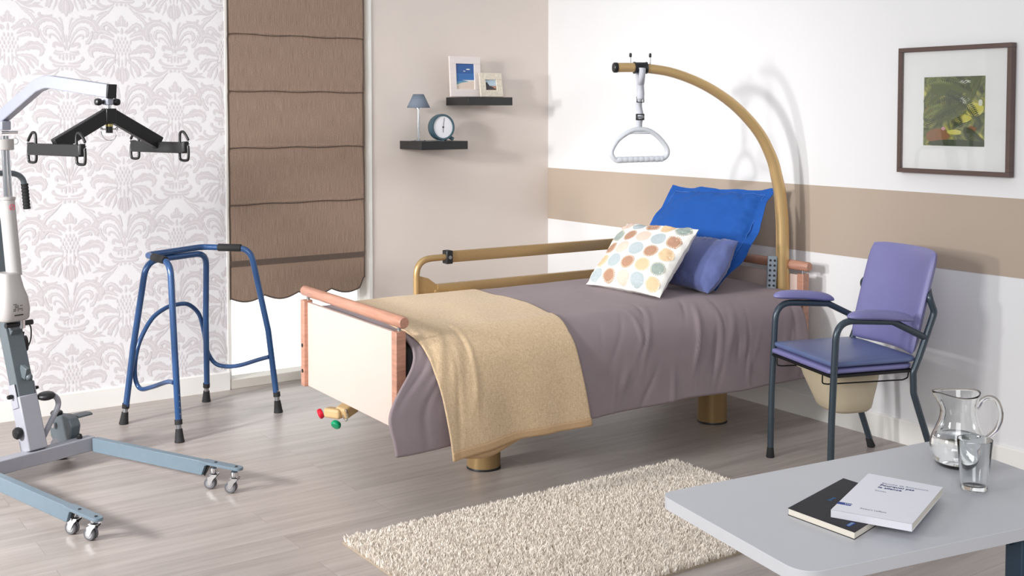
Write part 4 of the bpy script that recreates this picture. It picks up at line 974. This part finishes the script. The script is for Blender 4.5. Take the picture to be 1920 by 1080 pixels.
for s in (-1, 1):
    for e in (-1, 1):
        c0_ = s * .236; d0_ = e * .166
        def hk(u, z): return sp(c0_ + u * .0 , d0_ + u, 1.462 + z)
        sg = 1 if e > 0 else 1
        # open D-shaped hook, its plane along the end bar
        pts = [hk(.030, .028), hk(.012, .050), hk(-.006, .062), hk(-.024, .052), hk(-.026, .0), hk(-.026, -.046), hk(-.012, -.056), hk(.018, -.056), hk(.028, -.048), hk(.030, -.020), hk(.028, .004)]
        if e < 0: pts = [sp(c0_, d0_ - ((p - sp(c0_, d0_, 0)).dot(hD)), p.z) for p in pts]
        h_ = build('hook', MB().tube(catmull(pts, 6), .0056, 12), M_blackmetal, parent=sbo)
        build('hook_clip', MB().tube([pts[0] + UZ * -.004, (pts[0] + pts[-1]) / 2 + hD * (e * .010), pts[-1]], .0016, 8), M_chrome, parent=h_)
        build('end_plug', MB().box(sp(c0_, e * .176, 1.462), (.028, .016, .044), hC, hD, UZ), M_rubber, parent=sbo, bevel=.005)
# push handle behind the mast
hh = catmull([hp(-.50, -.24, 1.16), hp(-.50, -.25, 1.26), hp(-.50, -.22, 1.30), hp(-.50, -.15, 1.315), hp(-.50, 0, 1.317), hp(-.50, .15, 1.317), hp(-.50, .205, 1.313), hp(-.50, .243, 1.294), hp(-.50, .260, 1.255), hp(-.50, .268, 1.15)], 6)
pu = build('push_handle', MB().tube(hh, .0135, 18), M_dgrey, parent=ho)
for s, x0_, x1_ in ((1, .260, .270), (-1, -.25, -.24)):
    a = hp(-.50, x0_, 1.262); b = hp(-.50, x1_, 1.140); n = 40
    build('hand_grip', MB().tube([a.lerp(b, i / n) for i in range(n + 1)], [.0165 + .0012 * math.sin(i * 1.2) for i in range(n + 1)], 18), M_rubber, parent=pu)

# ------------------------------------------------------------------ commode chair
CO = V((-.70, -2.69, 0)); cU = V((.956, -.294, 0)).normalized(); cV = V((-.294, -.956, 0)).normalized(); CW = .49
def cp(s, t, z): return CO + cU * s + cV * t + V((0, 0, z))
ch = thing('commode_chair', 'commode armchair with lavender vinyl pads, slate tube frame and a beige pan', 'chair', cp(.25, .245, 0))
for t in (0, CW):
    ff = fillet([cp(0, t, .02), cp(.004, t, .30), cp(.012, t, .50), cp(.022, t, .725), cp(.30, t, .705), cp(.462, t, .628)], [0, 0, 0, .085, .06, 0], 9)
    build('arm_tube', MB().tube(ff, .0148, 18), M_chairtube, parent=ch)
    rf = fillet([cp(.545, t, .02), cp(.412, t, .385), cp(.408, t, .478), cp(.440, t, .55), cp(.512, t, .735), cp(.485, t, .80), cp(.50, t - (1 if t else -1) * .03, .83)], [0, .06, .06, .05, .04, .03, 0], 7)
    build('rear_tube', MB().tube(rf, .0148, 18), M_chairtube, parent=ch)
    for s_, ax in ((0.0, V((0, 0, 1))), (.545, (cp(.412, t, .385) - cp(.545, t, .02)).normalized())):
        build('rubber_foot', MB().lathe(cp(s_ + (.004 if s_ else 0), t, .0), [(.018, 0), (.0195, .004), (.0165, .030), (.015, .048), (.012, .050)], 20, ax=ax), M_rubber, parent=ch)
    # arm pad
    g = MB(); n = 22
    def padf(u, v, t=t):
        s = lerp(.075, .405, u) if t else lerp(.008, .330, u); a = v * 2 * math.pi; w = .034 * (1 - abs(2 * u - 1) ** 5) ** .5; h = .030 * (1 - abs(2 * u - 1) ** 4) ** .5
        cz = (.736 if t else .752) - .030 * u * u 
        return cp(s, t + w * math.cos(a) * (1 + .0), cz + h * (math.sin(a) if math.sin(a) > 0 else .45 * math.sin(a)))
    g.grid(padf, 60, 24); build('arm_pad', g, M_vinyl, parent=ch, sharp=180)
def cushion(z, s0, s1, t0, t1, h, nm, m, r=.05):
    n = 8; poly = []
    for (cx_, cy_, a0) in ((s1 - r, t1 - r, 0), (s0 + r * .5, t1 - r * .5, 90), (s0 + r * .5, t0 + r * .5, 180), (s1 - r, t0 + r, 270)):
        rr_ = r if a0 in (0, 270) else r * .5
        for i in range(n + 1):
            a = R(a0 + 90 * i / n); poly.append((cx_ + rr_ * math.cos(a), cy_ + rr_ * math.sin(a)))
    g = MB(); c = ((s0 + s1) / 2, (t0 + t1) / 2); vs = []; fs = []; m_ = len(poly)
    lay = [(.965, -h / 2), (.99, -h / 2 * .7), (1.0, 0), (.99, h / 2 * .7), (.96, h / 2), (.7, h / 2 + .004), (.3, h / 2 + .006)]
    for k, dz in lay:
        for p in poly: vs.append(cp(c[0] + (p[0] - c[0]) * k, c[1] + (p[1] - c[1]) * k, z + dz))
    for k in range(len(lay) - 1):
        for i in range(m_): fs.append((k * m_ + i, k * m_ + (i + 1) % m_, (k + 1) * m_ + (i + 1) % m_, (k + 1) * m_ + i))
    fs += [tuple(range(m_ - 1, -1, -1)), tuple((len(lay) - 1) * m_ + i for i in range(m_))]
    g.add(vs, fs); return build(nm, g, m, parent=ch, sharp=50)
cushion(.503, -.005, .425, -.005, .485, .022, 'lower_seat_pad', M_vinyl)
cushion(.533, .005, .440, .0, .490, .022, 'seat_cushion', M_vinyl_seat)
sfm = MB()
for t in (.012, CW - .012): sfm.bar(cp(0, t, .484), cp(.415, t, .484), .022, .012)
for s_ in (.01, .405): sfm.bar(cp(s_, .0, .484), cp(s_, CW, .484), .022, .012)
build('seat_frame', sfm, M_blackmetal, parent=ch, bevel=.002)
def backf(u, v, sd):
    t = lerp(.035, .475, u); z = lerp(.545, 1.000, v)
    a = 2 * u - 1; b = 2 * v - 1; k = .93; r = .10
    ta = a * (1 - .045 * max(0, abs(b) - .0) ** 8); th_ = .027 * ((1 - abs(a) ** 10) * (1 - abs(b) ** 10)) ** .5
    tt = .250 + .232 * ta + .014 * v; zz = .7725 + .2275 * b * (1 - .035 * abs(a) ** 8)
    s_ = .425 + .102 * v ** 1.15 - .030 * (1 - a * a) * -1 * 0.9
    return cp(s_ - sd * th_ + .028 * (1 - a * a) - .01, tt, zz)
g = MB(); g.grid(lambda u, v: backf(u, v, 1), 40, 40, True); g.grid(lambda u, v: backf(u, v, -1), 40, 40)
build('backrest', g, M_vinyl, parent=ch, sharp=180)
pn = MB(); n = 36; vs = []; fs = []
lay = [(.135, .135, .476), (.205, .165, .470), (.205, .165, .461), (.185, .148, .458), (.172, .140, .42), (.135, .118, .33), (.118, .108, .285), (.100, .095, .272), (.05, .05, .270)]
lay = [(.165, .150, .477), (.172, .155, .472), (.172, .155, .462), (.155, .142, .458), (.148, .135, .42), (.118, .115, .33), (.106, .105, .290), (.090, .090, .274), (.04, .04, .271)]
for a_, b_, z_ in lay:
    for i in range(n):
        an = 6.2832 * i / n; ca_, sa_ = math.cos(an), math.sin(an); e = .6
        vs.append(cp(.20 + a_ * math.copysign(abs(ca_) ** e, ca_) + (.03 * (.47 - z_) / .2), .245 + b_ * math.copysign(abs(sa_) ** e, sa_), z_))
for k in range(len(lay) - 1):
    for i in range(n): fs.append((k * n + i, (k + 1) * n + i, (k + 1) * n + (i + 1) % n, k * n + (i + 1) % n))
fs += [tuple(range(n)), tuple((len(lay) - 1) * n + i for i in range(n - 1, -1, -1))]
pn.add(vs, fs); build('commode_pan', pn, M_pan, parent=ch, sharp=50)
for t in (.06, .43):
    w = [cp(-.005, t, .480), cp(-.005, t, .445), cp(.02, t, .440), cp(.40, t, .432), cp(.425, t, .440), cp(.432, t, .48)]
    build('pan_runner', MB().tube(fillet(w, .01, 4), .0032, 8), M_blackmetal, parent=ch)

# ------------------------------------------------------------------ rug
rg = thing('shaggy_rug', 'cream shaggy rug on the floor in front of the bed', 'rug', (-1.98, -2.98, 0))
RX0, RX1, RY0, RY1 = -2.815, -1.140, -3.440, -2.525
build('backing', MB().box(((RX0 + RX1) / 2, (RY0 + RY1) / 2, .004), (RX1 - RX0, RY1 - RY0, .008)), M_rugback, parent=rg)
tf = MB(); rt_ = random.Random(5); vs = []; fs = []
nt_ = 62000
for i in range(nt_):
    x = rt_.uniform(RX0, RX1); y = rt_.uniform(RY0, RY1)
    h = rt_.uniform(.016, .027); a = rt_.uniform(0, 6.2832); w = rt_.uniform(.0018, .0032); lean = rt_.uniform(0, .016)
    dx, dy = math.cos(a) * w, math.sin(a) * w; b = rt_.uniform(0, 6.2832); lx_, ly_ = math.cos(b) * lean, math.sin(b) * lean
    o = len(vs)
    vs += [(x - dx, y - dy, .007), (x + dx, y + dy, .007), (x + dx * .9 + lx_ * .5, y + dy * .9 + ly_ * .5, .007 + h * .7), (x - dx * .9 + lx_ * .5, y - dy * .9 + ly_ * .5, .007 + h * .7), (x + lx_, y + ly_, .007 + h)]
    fs += [(o, o + 1, o + 2, o + 3), (o + 3, o + 2, o + 4)]
tf.add(vs, fs)
build('pile', tf, M_rug, parent=rg, kind='stuff', sharp=180)

# ------------------------------------------------------------------ table with books, jug and glass
TZ = .70
tC = [V((-2.868, -4.338, 0)), V((-2.03, -4.428, 0)), V((-2.158, -4.970, 0)), V((-2.985, -4.835, 0))]  # far left, far right, near right, near left
tC = [V((-2.868, -4.323, 0)), V((-1.935, -4.428, 0)), V((-2.045, -4.998, 0)), V((-2.958, -4.842, 0))]
top = fillet(tC, [.045, .045, .05, .06], 8, closed=True)
# fillet puts radius by index
tb_ = thing('low_table', 'pale grey topped table with a white edge in the right foreground', 'table', (-2.45, -4.65, 0))
ins = [p for p in top]
mbt = MB(); mbt.cur = 1
poly = [(p.x, p.y) for p in ins]; n = len(poly); cxx = sum(p[0] for p in poly) / n; cyy = sum(p[1] for p in poly) / n
lo_ = [V((x, y, TZ - .028)) for x, y in poly]; hi_ = [V((x, y, TZ - .0006)) for x, y in poly]; up_ = [V((cxx + (x - cxx) * .9985, cyy + (y - cyy) * .9985, TZ)) for x, y in poly]
area = sum(poly[i][0] * poly[(i + 1) % n][1] - poly[(i + 1) % n][0] * poly[i][1] for i in range(n))
def fc(l): return l if area > 0 else l[::-1]
mbt.add(lo_ + hi_ + up_, [fc((i, (i + 1) % n, (i + 1) % n + n, i + n)) for i in range(n)] + [fc((i + n, (i + 1) % n + n, (i + 1) % n + 2 * n, i + 2 * n)) for i in range(n)])
mbt.cur = 0; mbt.add(up_, [fc(tuple(range(n)))]); mbt.add(lo_, [fc(tuple(range(n)))[::-1]])
build('table_top', mbt, [M_tabletop, M_tableedge], parent=tb_, sharp=30)
for (x, y) in ((-2.316, -4.905), (-2.085, -4.93)):
    build('leg', MB().box((x, y, (TZ - .03) / 2), (.045, .045, TZ - .03), (.99, -.12, 0), (.12, .99, 0)), M_tableleg, parent=tb_, bevel=.004)
build('under_frame', MB().bar((-2.20, -4.50, TZ - .043), (-2.20, -4.90, TZ - .043), .30, .028), M_tableleg, parent=tb_)

build('base_bar', MB().bar((-2.35, -4.93, .02), (-2.05, -4.95, .02), .06, .04), M_tableleg, parent=tb_, bevel=.004)
build('base_foot', MB().bar((-2.20, -4.45, .02), (-2.22, -4.90, .02), .06, .04), M_tableleg, parent=tb_, bevel=.004)
def text_mesh(s, size, o, ex, ey, m, parent, name, bold=0.0, align='LEFT', ext=.0003):
    cu = bpy.data.curves.new(name, 'FONT'); cu.body = s; cu.size = size; cu.align_x = align; cu.extrude = ext; cu.offset = bold; cu.resolution_u = 3
    ob = bpy.data.objects.new(name, cu); COL.objects.link(ob)
    dg = bpy.context.evaluated_depsgraph_get(); me = bpy.data.meshes.new_from_object(ob.evaluated_get(dg))
    bpy.data.objects.remove(ob)
    ex = V(ex).normalized(); ey = V(ey).normalized(); ez = ex.cross(ey); o = V(o)
    mb = MB(); mb.add([o + ex * v.co.x + ey * v.co.y + ez * v.co.z for v in me.vertices], [tuple(p.vertices) for p in me.polygons])
    bpy.data.meshes.remove(me)
    return build(name, mb, m, parent=parent)
def book(label, corners, z0, h, cover, nm='book', wrap=True):
    """corners of the front cover: spine-top ... given counter-clockwise, corner 0-1 is the spine side"""
    C = [V((p[0], p[1], 0)) for p in corners]; cen = sum(C, V()) / 4
    b = thing('book', label, 'book', (cen.x, cen.y, z0), 'books on the table')
    def slab(k, za, zb, shift=V((0, 0, 0))):
        mb = MB(); P = [cen + (p - cen) * k + shift for p in C]; mb.add([p + V((0, 0, za)) for p in P] + [p + V((0, 0, zb)) for p in P], [(3, 2, 1, 0), (4, 5, 6, 7), (0, 1, 5, 4), (1, 2, 6, 5), (2, 3, 7, 6), (3, 0, 4, 7)]); return mb
    build('pages', slab(.985, z0 + .001, z0 + h - .001), M_paperpage, parent=b)
    cv = slab(1.0, z0 + h - .001, z0 + h); q = slab(1.0, z0, z0 + .001); cv.add(q.v, q.f)
    s0, s1 = C[0], C[1]; inw = (C[3] - C[0]).normalized() * .0012
    if wrap: cv.add([s0 + V((0, 0, z0)), s1 + V((0, 0, z0)), s1 + inw + V((0, 0, z0)), s0 + inw + V((0, 0, z0))] + [s0 + V((0, 0, z0 + h)), s1 + V((0, 0, z0 + h)), s1 + inw + V((0, 0, z0 + h)), s0 + inw + V((0, 0, z0 + h))], [(3, 2, 1, 0), (4, 5, 6, 7), (0, 1, 5, 4), (1, 2, 6, 5), (2, 3, 7, 6), (3, 0, 4, 7)])
    build('cover', cv, cover, parent=b, bevel=.0004)
    return b, cen
# black book underneath
kb = [V((-2.729, -4.598, 0)), V((-2.728, -4.781, 0))]
kd = V((.332, .085, 0))
K = [kb[0], kb[1], V((-2.425, -4.705, 0)), V((-2.42, -4.515, 0))]
K = [(-2.729, -4.597), (-2.727, -4.779), (-2.455, -4.712), (-2.457, -4.530)]
b1, kc = book('black covered paperback lying under the white book on the table', K, TZ, .016, M_bookb, wrap=False)
kx = V((K[1][0] - K[0][0], K[1][1] - K[0][1], 0)).normalized(); ky = V((K[3][0] - K[0][0], K[3][1] - K[0][1], 0)).normalized()
zk = TZ + .0162
build('logo', MB().box(V((-2.696, -4.744, zk)), (.028, .011, .0004), V((1, .22, 0)), V((-.22, 1, 0)), UZ), M_inkb, parent=b1)
tm = MB()
for i, (q, w_, h_) in enumerate(((0, .006, .010), (.0075, .005, .007), (.0145, .006, .006), (.0215, .005, .0085))):
    tm.box(V((-2.612, -4.617, zk + .0002)) + V((.98, .2, 0)) * q, (w_ * .5, h_, .0003), V((.98, .2, 0)), V((-.2, .98, 0)), UZ)
    tm.box(V((-2.612, -4.617, zk + .0002)) + V((.98, .2, 0)) * (q + .0012), (w_, .0016, .0003), V((.98, .2, 0)), V((-.2, .98, 0)), UZ)
build('title_marks', tm, mat('title_blue', (44, 108, 160), .5, nscale=20, namt=.04), parent=b1)
tm = MB()
for i in range(6): tm.box(V((-2.706, -4.746, zk + .0004)) + V((1, .22, 0)) * (i * .0038), (.0022, .004 + .0015 * (i % 2), .0003), V((1, .22, 0)), V((-.22, 1, 0)), UZ)
build('imprint_marks', tm, M_inkl, parent=b1)
# white book on top
W_ = [(-2.697, -4.691), (-2.626, -4.847), (-2.363, -4.740), (-2.421, -4.575)]
b2, wc = book('white covered paperback with navy title lying on top of the black book', W_, TZ + .0162, .017, M_bookw)
zw = TZ + .0335
w0, w1_, w2, w3 = [V((p[0], p[1], zw)) for p in W_]
def wq(u, v): return w0.lerp(w1_, u).lerp(w3.lerp(w2, u), v)       # u along short edge left->right, v from bottom edge to top
exw = (w1_ - w0).normalized(); eyw = (w3 - w0).normalized()
text_mesh('Blanche de Richemont', .0115, wq(.27, .80), exw, eyw, M_inkg, b2, 'author_line')
text_mesh('Pourquoi pas', .0145, wq(.27, .745), exw, eyw, M_ink, b2, 'title_line', bold=.0002)
text_mesh('le silence', .0145, wq(.27, .685), exw, eyw, M_ink, b2, 'title_line', bold=.0002)
text_mesh('Roman', .009, wq(.27, .60), exw, eyw, M_inkg, b2, 'genre_line')
text_mesh('Robert Laffont', .0095, wq(.30, .13), exw, eyw, M_inkg, b2, 'publisher_line')
build('cover_flash', MB().box(wq(.085, .175), (.030, .014, .0006), exw, eyw, UZ), M_inkb, parent=b2)
tm = MB()
for i in range(4): tm.box(wq(.10, .175) + UZ * .0005 + exw * (i * .0038), (.0022, .005 - .0012 * (i % 2), .0003), exw, eyw, UZ)
build('flash_marks', tm, M_bookw, parent=b2)

# jug
JO = V((-2.095, -4.597, TZ)); jd = V((.822, -.569, 0))     # handle direction
jg = thing('water_jug', 'clear glass water jug with a curled handle at the back of the table', 'jug', JO)
def jprof(h):   # outer radius
    P = [(0, .044), (.006, .053), (.02, .062), (.045, .068), (.07, .066), (.10, .054), (.125, .046), (.15, .0445), (.17, .048), (.190, .0525)]
    for i in range(len(P) - 1):
        if P[i][0] <= h <= P[i + 1][0]:
            p0, p1, p2, p3 = P[max(i - 1, 0)], P[i], P[i + 1], P[min(i + 2, len(P) - 1)]; t = (h - p1[0]) / (p2[0] - p1[0])
            m1 = (p2[1] - p0[1]) / (p2[0] - p0[0] + 1e-9) * (p2[0] - p1[0]); m2 = (p3[1] - p1[1]) / (p3[0] - p1[0] + 1e-9) * (p2[0] - p1[0])
            return (2 * t ** 3 - 3 * t * t + 1) * p1[1] + (t ** 3 - 2 * t * t + t) * m1 + (-2 * t ** 3 + 3 * t * t) * p2[1] + (t ** 3 - t * t) * m2
    return P[-1][1]
JH = .190; perp = V((-jd.y, jd.x, 0)); n = 56; vs = []; fs = []; lay = []
for k in range(0, 37): lay.append((JH * k / 36, 0))
lay += [(JH + .0006, .0012)]
for k in range(36, 1, -1): lay.append((JH * k / 36, .0026))
lay.append((.0075, .006))
for h, ins_ in lay:
    r0 = jprof(min(h, JH)) - ins_
    if h == .0075: r0 = .02
    for i in range(n):
        a = 6.2832 * i / n; r = r0
        sp_ = max(0, -math.cos(a)) ** 10 * sstep(.14, JH, h) * .016      # pouring lip opposite the handle
        zz = h + .012 * sstep(.155, JH, h) * (abs(math.cos(a)) ** 2) * .6 - .004 * sstep(.155, JH, h)
        vs.append(JO + jd * ((r + sp_) * math.cos(a)) + perp * (r * math.sin(a)) + V((0, 0, zz)))
for k in range(len(lay) - 1):
    for i in range(n): fs.append((k * n + i, k * n + (i + 1) % n, (k + 1) * n + (i + 1) % n, (k + 1) * n + i))
fs += [tuple(range(n - 1, -1, -1)), tuple((len(lay) - 1) * n + i for i in range(n))]
g = MB(); g.add(vs, fs); build('jug_body', g, M_glass, parent=jg, sharp=60)
def jh(x, z): return JO + jd * x + V((0, 0, z))
hd = catmull([jh(.048, .150), jh(.051, .153), jh(.060, .168), jh(.078, .176), jh(.096, .168), jh(.107, .145), jh(.108, .118), jh(.098, .093), jh(.081, .076), jh(.0665, .066)], 7)
build('handle', MB().tube(hd, [.0062 + .001 * math.sin(i) * 0 for i in range(len(hd))], 16), M_glass, parent=jg)
wt = MB(); lay = [(.002 + .0 + .0075, .03)] + [(h, jprof(h) - .0029) for h in [.012 + .005 * i for i in range(14)]]
wt.lathe(JO, [(r, h) for h, r in lay], 48); tag(build('water', wt, M_water, base=JO, sharp=50), 'clear water filling the lower part of the glass jug', 'water')
# tumbler
GO = V((-2.226, -4.730, TZ)); 
pr = [(.0, .0), (.0285, .0), (.0305, .002), (.0405, .119), (.0403, .1215), (.0388, .1215), (.0382, .119), (.0285, .016), (.026, .012), (0.0005, .011)]
pr = [(.0005, .0)] + pr[1:]
tag(build('drinking_glass', MB().lathe(GO, pr, 56, cap=False), M_glass, base=GO, sharp=50), 'empty clear tumbler standing in front of the water jug', 'glass')

# ------------------------------------------------------------------ camera
cam = bpy.data.cameras.new('camera'); co = bpy.data.objects.new('camera', cam); COL.objects.link(co)
co.location = (-4.668, -6.315, 1.6)
yaw, pitch = .604849, .046738
co.rotation_euler = (math.pi / 2 - pitch, 0, -yaw)
cam.sensor_width = 36; cam.sensor_fit = 'HORIZONTAL'; cam.lens = 2136.7 / 1920 * 36
cam.shift_x = 0; cam.shift_y = -(540 - 312.14) / 1920
cam.clip_start = .05; cam.clip_end = 60
bpy.context.scene.camera = co

# ------------------------------------------------------------------ light
def area(name, loc, target, size, power, color=(1, 1, 1), spread=180, sy=None):
    l = bpy.data.lights.new(name, 'AREA'); l.energy = power; l.size = size; l.color = color; l.spread = R(spread)
    if sy: l.shape = 'RECTANGLE'; l.size_y = sy
    o = bpy.data.objects.new(name, l); COL.objects.link(o); o.location = loc
    o.rotation_euler = (V(target) - V(loc)).to_track_quat('-Z', 'Y').to_euler(); return o
area('key_softbox', (-7.6, -3.1, 2.55), (-.2, -1.6, 1.15), 1.0, 84, (1, .985, .97), 140)
area('corner_softbox', (-7.2, -3.05, 2.5), (0, -1.0, 1.05), .3, 7.5, (1, .985, .97), 32)
area('front_softbox', (-6.4, -7.4, 3.3), (-1.6, -.3, 1.1), 2.6, 76, (1, 1, 1), 130)
area('overhead_softbox', (-3.2, -2.6, 4.6), (-2.0, -1.7, 0), 2.6, 20, (.97, .98, 1), 150)
area('side_softbox', (-6.8, -1.8, 1.8), (-3.3, -1.0, .45), .35, 42, (1, .99, .98), 80)
wd = bpy.data.worlds.new('world'); bpy.context.scene.world = wd; wd.use_nodes = True
wd.node_tree.nodes['Background'].inputs['Color'].default_value = (.93, .96, 1, 1); wd.node_tree.nodes['Background'].inputs['Strength'].default_value = .42
sc = bpy.context.scene
sc.view_settings.view_transform = 'Standard'; sc.view_settings.look = 'None'; sc.view_settings.gamma = 1; sc.view_settings.use_curve_mapping = False
sc.view_settings.exposure = 0
sc.cycles.max_bounces = 24; sc.cycles.transmission_bounces = 24; sc.cycles.caustics_refractive = True
